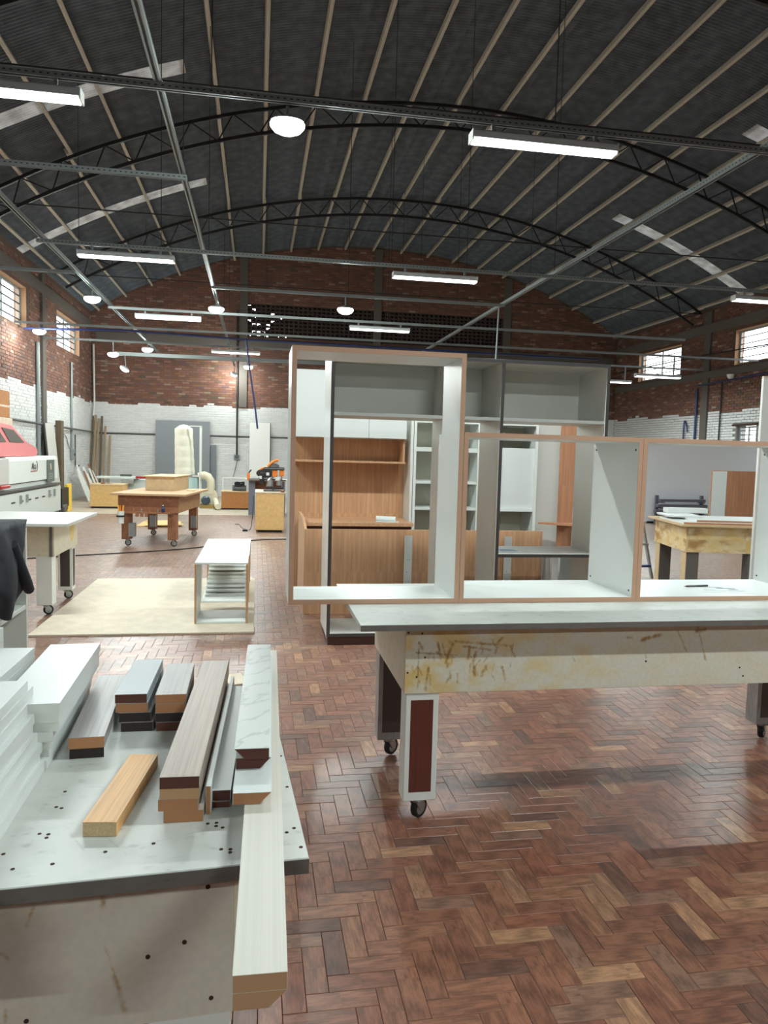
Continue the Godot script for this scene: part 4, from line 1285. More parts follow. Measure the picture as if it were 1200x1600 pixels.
func build_floor_things() -> void:
	# fibreboard sheet on the floor
	var t := thing("fibreboard_sheet", "large pale fibreboard sheet lying flat on the parquet", "board", Vector3(-0.94, 0, -7.83))
	put(t, "sheet", bm(Vector3(1.86, 0.016, 2.77), 0.001), M.mdf_pale, Vector3(0, 0.0085, 0))
	t = thing("fibreboard_offcut", "small pale board offcut on the floor behind the near bench", "board", Vector3(-0.13, 0, -5.1), 0.3)
	put(t, "piece", bm(Vector3(0.14, 0.016, 0.24), 0.001), M.mdf_pale, Vector3(0, 0.0085, 0))
	# two open white boxes
	t = thing("open_box_frame", "front white open box frame on the fibreboard sheet", "box", Vector3(-0.545, 0.017, -6.77), 0.0)
	box_frame(t, 0.475, 0.56, 0.5)
	t = thing("open_box_frame", "rear white open box frame behind the front one, white slats lying inside", "box", Vector3(-0.575, 0.017, -7.72), 0.0)
	box_frame(t, 0.51, 0.5, 1.4, 0.16)
	for k in 8:
		t = thing("cut_board", "white slat in the low pile inside the rear open box frame, %s" % ["lowest", "second from the bottom", "third from the bottom", "fourth from the bottom", "fourth from the top", "third from the top", "second from the top", "topmost"][k], "slat", Vector3(-0.32, 0.036 + k * 0.03, -8.4 - k * 0.05), 0.0, "white slats inside the rear box frame")
		put(t, "slat", bm(Vector3(0.42, 0.02, 0.9 - k * 0.09), 0.001), M.white, Vector3(0, 0.011 + 0.0, 0))
		if k > 0: put(t, "spacer", bm(Vector3(0.4, 0.009, 0.5), 0.0), M.white_matt, Vector3(0, -0.0042, 0.05))
	# boards under the brown bench
	for k in 3:
		t = thing("plywood_offcut", "pale plywood offcut under the brown workbench, %s" % ["lowest, turned aside", "in the middle of the pile", "lying on top"][k], "board", Vector3(-2.0 + k * 0.05, 0.0 + k * 0.017, -16.0 + k * 0.05), 0.15 * k, "plywood offcuts under the brown workbench")
		put(t, "piece", bm(Vector3(0.8 - k * 0.1, 0.016, 1.0), 0.001), M.mdf, Vector3(0, 0.0085, 0))
	# box on the brown bench and plywood under it
	t = thing("plywood_box", "pale plywood box upside down on the brown workbench", "box", Vector3(-1.58, 0.8665, -13.75), deg_to_rad(-7.5))
	for k in [-1.0, 1.0]:
		bx(t, "side", M.ply, Vector3(-0.24, 0, k * 0.55 - 0.009), Vector3(0.24, 0.235, k * 0.55 + 0.009), 0.001)
		bx(t, "end", M.ply, Vector3(k * 0.24 - 0.009, 0, -0.541), Vector3(k * 0.24 + 0.009, 0.235, 0.541), 0.001)
	bx(t, "lid", M.ply, Vector3(-0.29, 0.235, -0.6), Vector3(0.28, 0.25, 0.6), 0.001)
	t = thing("plywood_sheet", "thin plywood sheet on the brown workbench beside the plywood box", "board", Vector3(-1.14, 0.8665, -13.4), 0.0)
	put(t, "sheet", bm(Vector3(0.14, 0.012, 0.4), 0.001), M.ply, Vector3(0, 0.006, 0))
	pot("white pot of yellow-handled tools hung on the brown workbench's leg", Vector3(-2.14, 0.38, -12.28))
	t = thing("glue_bottle", "small blue glue bottle on the brown workbench's rail", "bottle", Vector3(-1.49, 0.567, -12.29))
	var s := Soup.new()
	s.lathe([Vector2(0, 0), Vector2(0.025, 0), Vector2(0.027, 0.06), Vector2(0.012, 0.085), Vector2(0.012, 0.1), Vector2(0, 0.1)], 12)
	put(t, "bottle", s.mesh(), M.blue)
	var cp := Soup.new()
	cp.lathe([Vector2(0.012, 0.1), Vector2(0.01, 0.12), Vector2(0, 0.12)], 10)
	put(t, "cap", cp.mesh(), M.white)
	# cables
	cable("black power cable running across the floor in front of the brown workbench", [Vector3(-3.6, 0.009, -10.7), Vector3(-3.13, 0.009, -10.96), Vector3(-2.73, 0.009, -11.16), Vector3(-1.56, 0.009, -11.73), Vector3(-0.92, 0.009, -12.2), Vector3(-0.11, 0.009, -13.15), Vector3(0.49, 0.009, -13.4), Vector3(1.2, 0.009, -13.5)], 0.009, M.rubber)
	cable("thin pale cord on the floor beside the yellow cabinet", [Vector3(-0.09, 0.006, -13.7), Vector3(0.2, 0.006, -13.62), Vector3(0.6, 0.006, -13.6)], 0.006, M.white_matt)
	cable("thin black cord curling down beside the yellow cabinet", [Vector3(-0.06, 0.72, -14.5), Vector3(-0.07, 0.4, -14.55), Vector3(-0.1, 0.1, -14.75), Vector3(-0.16, 0.007, -14.9), Vector3(-0.3, 0.007, -15.4), Vector3(-0.36, 0.007, -16.0), Vector3(-0.45, 0.007, -16.1)], 0.006, M.rubber)
	t = thing("power_plug", "black plug end lying on the floor beside the yellow cabinet", "plug", Vector3(-0.22, 0.0, -14.75), 0.4)
	put(t, "body", bm(Vector3(0.1, 0.035, 0.04), 0.008), M.black_plastic, Vector3(0, 0.018, 0))
	put(t, "pins", bm(Vector3(0.03, 0.008, 0.025), 0.001), M.steel, Vector3(0.06, 0.018, 0))

func box_frame(t: Node3D, W: float, H: float, D: float, sides := 0.0) -> void:
	bx(t, "top_board", M.white, Vector3(0, H - 0.018, -D), Vector3(W, H, 0), 0.001)
	bx(t, "bottom_board", M.white, Vector3(0.018, 0, -D), Vector3(W - 0.018, 0.018, 0), 0.001)
	for k in 2:
		var x := (W - 0.018) * k
		panel(t, "side_board", Vector3(x, 0, -sides if sides > 0 else -D), Vector3(x + 0.018, H - 0.018, 0), M.white, M.core_tan)
		if sides > 0: panel(t, "side_board", Vector3(x, 0, -D), Vector3(x + 0.018, H - 0.018, -D + sides), M.white, M.core_tan)

func cable(label: String, pts: Array, r: float, mat: Material, called := "cable", category := "cable") -> void:
	var cv := Curve3D.new()
	for i in pts.size():
		var d: Vector3 = (pts[mini(i + 1, pts.size() - 1)] - pts[maxi(i - 1, 0)]) / 6.0
		cv.add_point(pts[i] - pts[0], -d, d)
	var s := Soup.new()
	s.tube(Array(cv.tessellate(4, 3)), r, 7)
	var t := thing(called, label, category, pts[0])
	put(t, "sheath", s.mesh(), mat)

# ---------------------------------------------------------------- back of the hall
func build_far() -> void:
	var t: Node3D
	var s: Soup
	# long edge-banding machine on the left
	t = thing("edge_banding_machine", "long pale grey edge-banding machine with a pink hood along the left wall", "machine", Vector3(-4.5, 0, -13.6))
	bx(t, "bed", M.machine, Vector3(-0.7, 0.1, -4.55), Vector3(0, 0.68, 0), 0.01)
	bx(t, "plinth", M.dark_edge, Vector3(-0.66, 0, -4.5), Vector3(-0.04, 0.1, -0.04), 0.004)
	bx(t, "track", M.dark_edge, Vector3(-0.6, 0.70, -4.5), Vector3(0.03, 0.75, 0.2), 0.006)
	bx(t, "rail", M.machine, Vector3(-0.6, 0.75, -4.3), Vector3(-0.05, 0.84, 0.2), 0.006)
	s = Soup.new()
	s.prism(PackedVector2Array([Vector2(-0.7, 0.86), Vector2(-0.01, 0.86), Vector2(-0.01, 1.28), Vector2(-0.03, 1.335), Vector2(-0.08, 1.36), Vector2(-0.7, 1.36)]), -4.35, -0.95)
	put(t, "cover", s.mesh(), M.machine_pale)
	bx(t, "cover_end", M.grey_white, Vector3(-0.7, 0.86, -0.945), Vector3(0.0, 1.34, -0.3), 0.01)
	bx(t, "control_panel", std(c8(96, 104, 96), 0.5), Vector3(-0.004, 0.80, -4.02), Vector3(0.004, 1.28, -3.44), 0.001)
	put(t, "panel_emblem", bm(Vector3(0.003, 0.14, 0.07), 0.001), M.mdf_pale, Vector3(0.006, 1.13, -3.72), Vector3(0.35, 0, 0))
	for k in 4: put(t, "panel_line", bm(Vector3(0.002, 0.012, 0.34), 0.0), M.lam_silver, Vector3(0.0055, 0.87 + k * 0.035, -3.73))
	for k in 6: put(t, "slot", bm(Vector3(0.008, 0.03, 0.22), 0.002), M.black_plastic, Vector3(0.001, 0.50, -1.15 - k * 0.5))
	for z in [-1.55, -1.95, -3.55, -3.95]:
		put(t, "clamp", bm(Vector3(0.04, 0.16, 0.05), 0.004), M.steel, Vector3(0.02, 0.54, z))
	bx(t, "red_roller", M.red, Vector3(0.0, 0.80, -0.8), Vector3(0.07, 0.86, -0.3), 0.012)
	bx(t, "end_stop", M.yellow, Vector3(-0.3, 1.05, -4.39), Vector3(-0.05, 1.3, -4.36), 0.004)
	# its pink hood with a smoked window
	s = Soup.new()
	s.prism(PackedVector2Array([Vector2(-0.4, 1.37), Vector2(2.9, 1.37), Vector2(3.0, 1.44), Vector2(2.93, 1.53), Vector2(2.2, 1.66), Vector2(1.35, 1.95), Vector2(0.7, 1.98), Vector2(-0.4, 1.98)]), 0, 0.6, Transform3D(Basis(Vector3(0, 0, -1), Vector3.UP, Vector3.RIGHT), Vector3(-0.68, 0, -0.05)))
	put(t, "hood", s.mesh(), std(c8(234, 140, 142), 0.35))
	s = Soup.new()
	s.prism(PackedVector2Array([Vector2(1.2, 1.64), Vector2(2.05, 1.64), Vector2(1.4, 1.87), Vector2(0.75, 1.9)]), 0, 0.02, Transform3D(Basis(Vector3(0, 0, -1), Vector3.UP, Vector3.RIGHT), Vector3(-0.085, 0, -0.05)))
	put(t, "hood_window", s.mesh(), std(c8(98, 92, 84), 0.2))
	s = Soup.new()
	s.prism(PackedVector2Array([Vector2(-0.3, 1.64), Vector2(0.98, 1.64), Vector2(0.55, 1.86), Vector2(-0.3, 1.86)]), 0, 0.02, Transform3D(Basis(Vector3(0, 0, -1), Vector3.UP, Vector3.RIGHT), Vector3(-0.085, 0, -0.05)))
	put(t, "hood_window", s.mesh(), std(c8(98, 92, 84), 0.2))
	# lettering on the cover: a short name with a bracket arc and a thin line below
	var tm := TextMesh.new()
	tm.text = "Alca"
	var f := SystemFont.new()
	f.font_names = PackedStringArray(["Droid Sans"])
	tm.font = f
	tm.font_size = 20
	tm.pixel_size = 0.0085
	tm.depth = 0.004
	put(t, "lettering", tm, M.dark_edge, Vector3(0.0, 1.16, -2.5), Vector3(0, PI / 2, 0))
	put(t, "lettering_line", bm(Vector3(0.004, 0.025, 0.36), 0.0), std(c8(150, 90, 80), 0.5), Vector3(-0.008, 1.06, -2.48))
	s = Soup.new()
	var arc := []
	for k in 9: arc.append(Vector3(-0.006, 1.16 + 0.11 * sin(lerpf(-1.2, 1.2, k / 8.0)), -2.66 - 0.09 * cos(lerpf(-1.2, 1.2, k / 8.0))))
	s.tube(arc, 0.008, 5)
	put(t, "lettering_arc", s.mesh(), M.dark_edge)

	t = thing("compressor_cabinet", "black cabinet at the far end of the edge-banding machine", "cabinet", Vector3(-4.85, 0, -18.55))
	bx(t, "body", M.black_plastic, Vector3(-0.3, 0.14, -0.32), Vector3(0.36, 0.6, 0.32), 0.01)
	s = Soup.new()
	s.lathe([Vector2(0, -0.2), Vector2(0.1, -0.2), Vector2(0.12, -0.17), Vector2(0.12, 0.17), Vector2(0.1, 0.2), Vector2(0, 0.2)], 18, Transform3D(Basis(Vector3.RIGHT, PI / 2), Vector3(0.28, 0.12, 0.1)))
	put(t, "motor", s.mesh(), M.dark_edge)
	t = thing("yellow_board", "yellow board standing beside the black cabinet", "board", Vector3(-4.56, 0, -19.1))
	put(t, "board", bm(Vector3(0.06, 0.665, 0.42), 0.003), M.yellow, Vector3(0, 0.333, 0))
	t = thing("cardboard_carton", "brown cardboard carton on the wall bracket above the pink hood", "carton", Vector3(-5.06, 2.12, -15.2))
	bx(t, "body", M.mdf_brown, Vector3(-0.2, 0, -0.6), Vector3(0.2, 0.52, 0.6), 0.004)
	bx(t, "tape", M.mdf_pale, Vector3(0.2, 0.2, -0.59), Vector3(0.2015, 0.24, 0.59), 0.0)
	t = thing("wall_bracket", "pale plaster bracket under the cardboard carton on the left wall", "bracket", Vector3(-5.06, 1.9, -15.2))
	bx(t, "plate", M.mdf_pale, Vector3(-0.3, 0.0, -0.7), Vector3(0.22, 0.215, 0.7), 0.01)

	# planks and offcuts against the corner
	var pk := [[-5.29, 2.62, 0.0, 0.06], [-5.2, 2.66, 0.0, 0.06], [-5.11, 2.55, 0.0, 0.06], [-5.01, 2.63, 0.0, 0.07], [-4.89, 2.3, 0.0, 0.06], [-4.74, 2.0, 0.0, 0.07]]
	var pn := ["dark outermost plank in the corner", "second pale plank in the corner", "thin plank in the middle of the corner bundle", "tan plank in the corner bundle", "pale plank second from the aisle in the corner bundle", "shortest brown plank, farthest from the left wall in the corner"]
	for k in 6:
		t = thing("plank", pn[k] + " leaning on the back wall", "plank", Vector3(pk[k][0], 0, -24.9), 0.0, "planks leaning in the back left corner")
		t.rotation = Vector3(-0.2, 0, pk[k][2])
		put(t, "plank", bm(Vector3(pk[k][3], pk[k][1], 0.03), 0.003), M.plank if k % 3 > 0 else M.plank_dark, Vector3(0, pk[k][1] * 0.5 + 0.012, 0))
	for k in 9:
		t = thing("offcut", "%s of the white offcuts leaning low against the left wall" % ["first", "second", "third", "fourth", "fifth", "sixth", "seventh", "eighth", "ninth"][k] + ", counted towards the corner", "offcut", Vector3(-4.75 + k * 0.015, 0, -22.3 - k * 0.2), 0.0, "offcuts leaning along the left wall")
		t.rotation = Vector3(0, 0, 0.36 + 0.03 * (k % 3))
		put(t, "piece", bm(Vector3(0.03, 0.85 + 0.35 * ((k * 7) % 5) / 5.0, 0.12), 0.002), M.white_matt if k % 4 != 3 else M.wood_brown, Vector3(0, (0.85 + 0.35 * ((k * 7) % 5) / 5.0) * 0.5 + 0.008, 0))
	t = thing("sheet_offcut", "dark-edged grey sheet leaning on the left white wall", "sheet", Vector3(-5.02, 0, -19.95))
	t.rotation.z = 0.09
	put(t, "sheet", bm(Vector3(0.03, 2.15, 0.85), 0.002), M.grey_white, Vector3(0, 1.08, 0))
	put(t, "edge_strip", bm(Vector3(0.034, 2.15, 0.05), 0.001), M.dark_edge, Vector3(0.0, 1.08, 0.43))
	t = thing("timber_post", "dark brown timber post standing at the left white wall", "post", Vector3(-5.12, 0, -20.6))
	put(t, "post", bm(Vector3(0.14, 2.25, 0.28), 0.004), M.plank_dark, Vector3(0, 1.125, 0))

	# panels leaning on the back wall
	t = thing("grey_panel", "large plain grey panel leaning on the white back wall", "panel", Vector3(-2.45, 0, -25.36))
	t.rotation.x = -0.035
	put(t, "panel", bm(Vector3(1.76, 2.52, 0.025), 0.002), std(c8(122, 128, 132), 0.5), Vector3(0, 1.265, 0))
	t = thing("grey_panel", "narrow grey panel peeping out right of the large grey panel", "panel", Vector3(-1.46, 0, -25.5))
	put(t, "panel", bm(Vector3(0.2, 1.75, 0.02), 0.002), std(c8(112, 118, 122), 0.5), Vector3(0, 0.875, 0))
	t = thing("laminate_board", "white panel leaning on the back wall under the blue hose", "panel", Vector3(0.08, 0, -25.36))
	t.rotation.x = -0.035
	put(t, "panel", bm(Vector3(0.68, 2.53, 0.025), 0.002), M.white_matt, Vector3(0, 1.27, 0))
	put(t, "edge_strip", bm(Vector3(0.02, 2.53, 0.03), 0.001), M.dark_edge, Vector3(0.35, 1.27, 0))

	# dust collector
	t = thing("dust_collector", "dust collector with a tall white filter bag on a steel frame", "dust collector", Vector3(-1.8, 0, -20.4))
	s = Soup.new()
	var pf := []
	for k in 15:
		var v := k / 14.0
		pf.append(Vector2((0.262 - 0.03 * v + 0.004 * sin(v * 30.0)) * (1.0 if v < 0.93 else sqrt(maxf(0.0, 1.0 - pow((v - 0.93) / 0.07, 2.0) * 0.8))), 0.92 + 1.3 * v))
	pf.append(Vector2(0, 2.24))
	s.lathe(pf, 22)
	put(t, "filter_bag", s.mesh(), std(c8(226, 224, 206), 0.9), Vector3(-0.08, 0, 0), Vector3(0, 0, 0.03))
	s = Soup.new()
	s.lathe([Vector2(0.255, 0.84), Vector2(0.26, 0.92), Vector2(0.25, 0.93)], 22)
	put(t, "ring", s.mesh(), M.steel)
	s = Soup.new()
	s.lathe([Vector2(0.0, 0.1), Vector2(0.2, 0.1), Vector2(0.24, 0.2), Vector2(0.25, 0.84)], 20)
	put(t, "lower_bag", s.mesh(), std(c8(176, 206, 206), 0.4))
	s = Soup.new()
	for q in [[0.3, 0.22], [0.3, -0.22], [-0.3, 0.22], [-0.3, -0.22]]:
		s.bar(Vector3(q[0], 0.0, q[1]), Vector3(q[0], 2.2 if q[0] > 0 else 0.9, q[1]), 0.03, 0.03)
	s.bar(Vector3(0.3, 2.2, -0.22), Vector3(0.3, 2.2, 0.22), 0.03, 0.03)
	s.bar(Vector3(0.02, 2.2, 0.22), Vector3(0.3, 2.2, 0.22), 0.03, 0.03)
	s.bar(Vector3(-0.3, 0.88, 0.22), Vector3(0.3, 0.88, 0.22), 0.03, 0.03)
	put(t, "frame", s.mesh(), M.white_matt)
	s = Soup.new()
	s.tube([Vector3(0.26, 0.86, 0), Vector3(0.4, 0.9, 0.02), Vector3(0.5, 0.86, 0.04), Vector3(0.57, 0.76, 0.05), Vector3(0.58, 0.6, 0.05), Vector3(0.57, 0.4, 0.05)], 0.11, 14)
	put(t, "elbow_duct", s.mesh(), M.duct)
	s = Soup.new()
	s.lathe([Vector2(0, -0.1), Vector2(0.25, -0.1), Vector2(0.25, 0.1), Vector2(0, 0.1)], 22, Transform3D(Basis(Vector3.RIGHT, PI / 2), Vector3(0.52, 0.3, 0.02)))
	put(t, "fan_housing", s.mesh(), M.duct)
	s = Soup.new()
	s.lathe([Vector2(0, 0), Vector2(0.11, 0), Vector2(0.12, 0.18), Vector2(0.08, 0.22), Vector2(0, 0.22)], 16, Transform3D(Basis(Vector3.RIGHT, PI / 2), Vector3(0.46, 0.24, 0.12)))
	put(t, "motor", s.mesh(), std(c8(52, 66, 78), 0.4))
	bx(t, "motor_stand", std(c8(150, 122, 60), 0.6), Vector3(0.3, 0.02, -0.1), Vector3(0.68, 0.12, 0.3), 0.004)
	bx(t, "base_plate", M.white_matt, Vector3(-0.34, 0.0, -0.3), Vector3(0.72, 0.02, 0.34), 0.003)
	s = Soup.new()
	s.tube([Vector3(0.66, 0.3, 0.0), Vector3(0.72, 0.2, 0.12), Vector3(0.76, 0.11, 0.3), Vector3(0.8, 0.09, 0.5)], 0.08, 12)
	put(t, "floor_hose", s.mesh(), M.duct)

	# panel saw behind the yellow chest
	t = thing("panel_saw", "sliding table saw with a red fence rail behind the yellow fibreboard chest", "table saw", Vector3(-3.0, 0, -21.2))
	bx(t, "table", std(c8(206, 214, 208), 0.4), Vector3(-1.3, 0.74, -0.3), Vector3(-0.2, 0.79, 0.25), 0.004)
	bx(t, "cabinet", std(c8(196, 208, 204), 0.5), Vector3(-0.6, 0.0, -0.28), Vector3(1.2, 0.72, 0.1), 0.006)
	bx(t, "fence_rail", M.red, Vector3(-0.25, 0.76, 0.26), Vector3(1.5, 0.82, 0.34), 0.004)
	bx(t, "carriage", M.steel, Vector3(-0.62, 0.6, 0.14), Vector3(-0.3, 0.73, 0.38), 0.006)
	bx(t, "blade_guard", M.dark_edge, Vector3(-0.7, 0.8, -0.02), Vector3(-0.4, 0.86, 0.06), 0.01)
	put(t, "handle", bm(Vector3(0.03, 0.14, 0.03), 0.006), M.black_plastic, Vector3(1.15, 0.9, 0.28))
	# yellow chests and cabinet
	t = thing("fibreboard_chest", "yellow fibreboard chest on the floor in front of the table saw", "chest", Vector3(-4.25, 0, -20.0))
	bx(t, "body", M.mdf, Vector3(0, 0.05, -0.75), Vector3(0.82, 0.59, 0.0), 0.003)
	bx(t, "plinth", M.core_black, Vector3(0.03, 0, -0.72), Vector3(0.79, 0.05, -0.03), 0.002)
	bx(t, "top_rim", M.ply, Vector3(-0.01, 0.59, -0.76), Vector3(0.83, 0.63, 0.012), 0.003)
	t = thing("hand_tool", "small tool with a brown handle lying on the yellow chest", "tool", Vector3(-3.95, 0.631, -20.1))
	put(t, "handle", bm(Vector3(0.1, 0.03, 0.03), 0.008), M.wood_brown, Vector3(0, 0.015, 0))
	put(t, "blade", bm(Vector3(0.2, 0.012, 0.02), 0.002), M.steel, Vector3(0.15, 0.014, 0))
	t = thing("fibreboard_chest", "orange-brown fibreboard chest with a basket on it, right of the dust collector", "chest", Vector3(-0.93, 0, -20.1))
	bx(t, "body", M.mdf_brown, Vector3(0, 0.04, -0.6), Vector3(0.73, 0.47, 0.0), 0.003)
	bx(t, "plinth", M.core_black, Vector3(0.03, 0, -0.57), Vector3(0.7, 0.04, -0.03), 0.002)
	bx(t, "lid", M.ply, Vector3(-0.02, 0.47, -0.62), Vector3(0.75, 0.5, 0.02), 0.003)
	t = thing("wire_basket", "dark basket full of leads on the orange-brown chest", "basket", Vector3(-0.46, 0.501, -20.25))
	s = Soup.new()
	for k in 5: s.box(Vector3(0, 0.02 + k * 0.03, 0), Vector3(0.36, 0.012, 0.26))
	for k in 9: s.box(Vector3(-0.18 + k * 0.045, 0.08, 0.131), Vector3(0.008, 0.15, 0.006))
	put(t, "mesh_sides", s.mesh(), M.black_steel)
	s = Soup.new()
	for k in 6:
		var lp := []
		for j in 9: lp.append(Vector3(0.13 * cos(j * 0.7 + k), 0.13 + 0.02 * k + 0.012 * sin(j * 1.7), 0.09 * sin(j * 0.7 + k)))
		s.tube(lp, 0.014, 6)
	put(t, "leads", s.mesh(), M.rubber)
	t = thing("tube_stand", "thin white tube frame standing behind the orange-brown chest", "frame", Vector3(-0.93, 0, -20.85))
	s = Soup.new()
	s.bar(Vector3(0, 0, 0), Vector3(0, 0.84, 0), 0.035, 0.035)
	s.bar(Vector3(0.74, 0, 0), Vector3(0.74, 0.84, 0), 0.035, 0.035)
	s.bar(Vector3(0, 0.83, 0), Vector3(0.74, 0.83, 0), 0.035, 0.035)
	put(t, "tubes", s.mesh(), M.white_matt)
	t = thing("fibreboard_cabinet", "yellow fibreboard cabinet with machines on its top", "cabinet", Vector3(-0.02, 0, -14.55))
	bx(t, "body", M.mdf, Vector3(0, 0.05, -0.9), Vector3(0.55, 0.77, 0.0), 0.003)
	bx(t, "plinth", M.core_black, Vector3(0.05, 0, -0.85), Vector3(0.52, 0.05, -0.04), 0.002)
	bx(t, "top_board", M.mdf_pale, Vector3(-0.012, 0.77, -0.92), Vector3(0.58, 0.8, 0.012), 0.003)
	t = thing("saw_desk", "desk with a dark grey side and pale top behind the yellow cabinet", "desk", Vector3(-0.2, 0, -18.5))
	bx(t, "desk_top", M.mdf_pale, Vector3(-0.08, 0.855, -0.6), Vector3(1.0, 0.885, 0.03), 0.003)
	bx(t, "side_panel", std(c8(104, 106, 116), 0.5), Vector3(0.0, 0, -0.55), Vector3(0.16, 0.855, -0.0), 0.003)
	bx(t, "front_panel", M.wood_brown, Vector3(0.16, 0.62, -0.5), Vector3(0.9, 0.855, -0.47), 0.003)
	bx(t, "side_panel", std(c8(104, 106, 116), 0.5), Vector3(0.86, 0, -0.55), Vector3(0.9, 0.855, -0.0), 0.003)
	t = thing("mitre_saw", "black mitre saw with an orange clamp on the grey-sided desk", "mitre saw", Vector3(0.12, 0.886, -18.4))
	bx(t, "base", M.steel, Vector3(-0.3, 0, -0.15), Vector3(0.4, 0.05, 0.12), 0.006)
	s = Soup.new()
	s.lathe([Vector2(0, -0.03), Vector2(0.12, -0.03), Vector2(0.13, 0), Vector2(0.12, 0.03), Vector2(0, 0.03)], 20, Transform3D(Basis(Vector3.RIGHT, PI / 2) * Basis.from_scale(Vector3(1.7, 1, 0.9)), Vector3(0.08, 0.16, 0)))
	put(t, "blade_cover", s.mesh(), M.black_plastic)
	bx(t, "clamp", M.orange, Vector3(-0.36, 0.0, -0.02), Vector3(-0.29, 0.16, 0.05), 0.01)
	s = Soup.new()
	s.tube([Vector3(-0.32, 0.16, 0.0), Vector3(-0.26, 0.24, 0.02)], 0.016, 7)
	s.tube([Vector3(0.1, 0.24, 0.0), Vector3(0.2, 0.34, 0.0), Vector3(0.28, 0.32, 0.0)], 0.022, 7)
	put(t, "handle", s.mesh(), M.black_plastic)

	# router / boring machine on the yellow cabinet
	t = thing("boring_machine", "small black and orange boring machine on the yellow fibreboard cabinet", "machine", Vector3(0.33, 0.801, -14.85))
	bx(t, "base", M.dark_edge, Vector3(-0.2, 0, -0.16), Vector3(0.22, 0.03, 0.18), 0.005)
	s = Soup.new()
	for q in [-0.02, 0.16]: s.tube([Vector3(q, 0.03, 0), Vector3(q, 0.42, 0)], 0.014, 8)
	put(t, "columns", s.mesh(), M.steel)
	bx(t, "head", M.black_plastic, Vector3(-0.19, 0.42, -0.1), Vector3(0.21, 0.475, 0.12), 0.012)
	bx(t, "head_stripe", M.lam_silver, Vector3(-0.185, 0.446, 0.12), Vector3(0.205, 0.454, 0.122), 0.0)
	for q in [[-0.03, 0.29, 0.1], [0.11, 0.3, 0.09]]:
		bx(t, "motor_block", M.orange, Vector3(q[0], q[1], -0.03), Vector3(q[0] + q[2], 0.42, 0.1), 0.012)
	s = Soup.new()
	s.lathe([Vector2(0, 0), Vector2(0.11, 0), Vector2(0.1, 0.05), Vector2(0.04, 0.075), Vector2(0, 0.075)], 18, Transform3D(Basis.IDENTITY, Vector3(0.0, 0.476, 0)))
	put(t, "pulley_cover", s.mesh(), M.dark_edge)
	s = Soup.new()
	s.tube([Vector3(-0.12, 0.49, 0.05), Vector3(-0.03, 0.58, 0.06), Vector3(0.06, 0.62, 0.05), Vector3(0.09, 0.6, 0.05)], 0.03, 8, 0.022)
	put(t, "handle", s.mesh(), M.orange)
	s = Soup.new()
	s.lathe([Vector2(0, 0), Vector2(0.06, 0), Vector2(0.06, 0.12), Vector2(0.03, 0.16), Vector2(0, 0.16)], 14, Transform3D(Basis.IDENTITY, Vector3(-0.08, 0.1, 0.06)))
	s.lathe([Vector2(0, 0), Vector2(0.05, 0), Vector2(0.05, 0.13), Vector2(0, 0.13)], 14, Transform3D(Basis.IDENTITY, Vector3(0.1, 0.12, 0.06)))
	put(t, "spindle_motor", s.mesh(), M.steel)
	s = Soup.new()
	s.box(Vector3(-0.2, 0.32, 0.02), Vector3(0.12, 0.1, 0.12), 0.02)
	s.box(Vector3(-0.23, 0.2, 0.04), Vector3(0.1, 0.12, 0.08), 0.02)
	s.box(Vector3(0.02, 0.07, 0.1), Vector3(0.34, 0.03, 0.1), 0.01)
	s.tube([Vector3(-0.3, 0.26, 0.05), Vector3(-0.2, 0.24, 0.05), Vector3(0.24, 0.22, 0.06)], 0.012, 6)
	put(t, "feed_unit", s.mesh(), M.black_plastic)
	s = Soup.new()
	s.box(Vector3(-0.12, 0.34, 0.09), Vector3(0.06, 0.06, 0.03), 0.01)
	s.box(Vector3(0.07, 0.25, 0.12), Vector3(0.08, 0.07, 0.02), 0.006)
	s.box(Vector3(-0.26, 0.27, 0.09), Vector3(0.05, 0.06, 0.02), 0.006)
	put(t, "label_plate", s.mesh(), M.white)
	s = Soup.new()
	s.tube([Vector3(-0.28, 0.42, 0.0), Vector3(-0.18, 0.47, 0.02)], 0.02, 7)
	put(t, "lever", s.mesh(), M.orange)
	t = thing("leather_glove", "brown work glove on the yellow cabinet beside the boring machine", "glove", Vector3(0.5, 0.801, -14.62))
	put(t, "palm", bm(Vector3(0.07, 0.035, 0.1), 0.012), M.wood_brown, Vector3(0, 0.018, 0))
	for k in 4: put(t, "finger", bm(Vector3(0.015, 0.02, 0.06), 0.006), M.wood_brown, Vector3(-0.026 + k * 0.0175, 0.014, 0.075))
	put(t, "thumb", bm(Vector3(0.016, 0.02, 0.05), 0.006), M.wood_brown, Vector3(-0.045, 0.014, 0.02), Vector3(0, -0.6, 0))

	# --- right side
	t = thing("glossy_partition", "smooth glossy grey partition in front of the white right wall", "partition", Vector3(9.7, 0, -17.5), deg_to_rad(-6))
	put(t, "sheet", bm(Vector3(3.1, 2.12, 0.04), 0.003), M.gloss_grey, Vector3(1.55, 1.06, 0))
	put(t, "skirting", bm(Vector3(0.5, 0.05, 0.02), 0.002), M.black_plastic, Vector3(0.25, 0.025, 0.03))
	for k in 4:
		t = thing("steel_bar_stock", "dark steel section lying in the rack by the glossy partition, %s" % ["lowest", "second from the floor", "third from the floor", "topmost"][k], "steel bar", Vector3(10.6, 0.199 + k * 0.14, -17.03), 0.0, "dark steel sections by the glossy partition")
		put(t, "section", bm(Vector3(1.6 - k * 0.12, 0.07, 0.12), 0.006), M.dusty_steel, Vector3(0, 0.0, 0))
	t = thing("stock_rack", "low dark steel rack holding the steel sections by the glossy partition", "rack", Vector3(10.6, 0, -17.05))
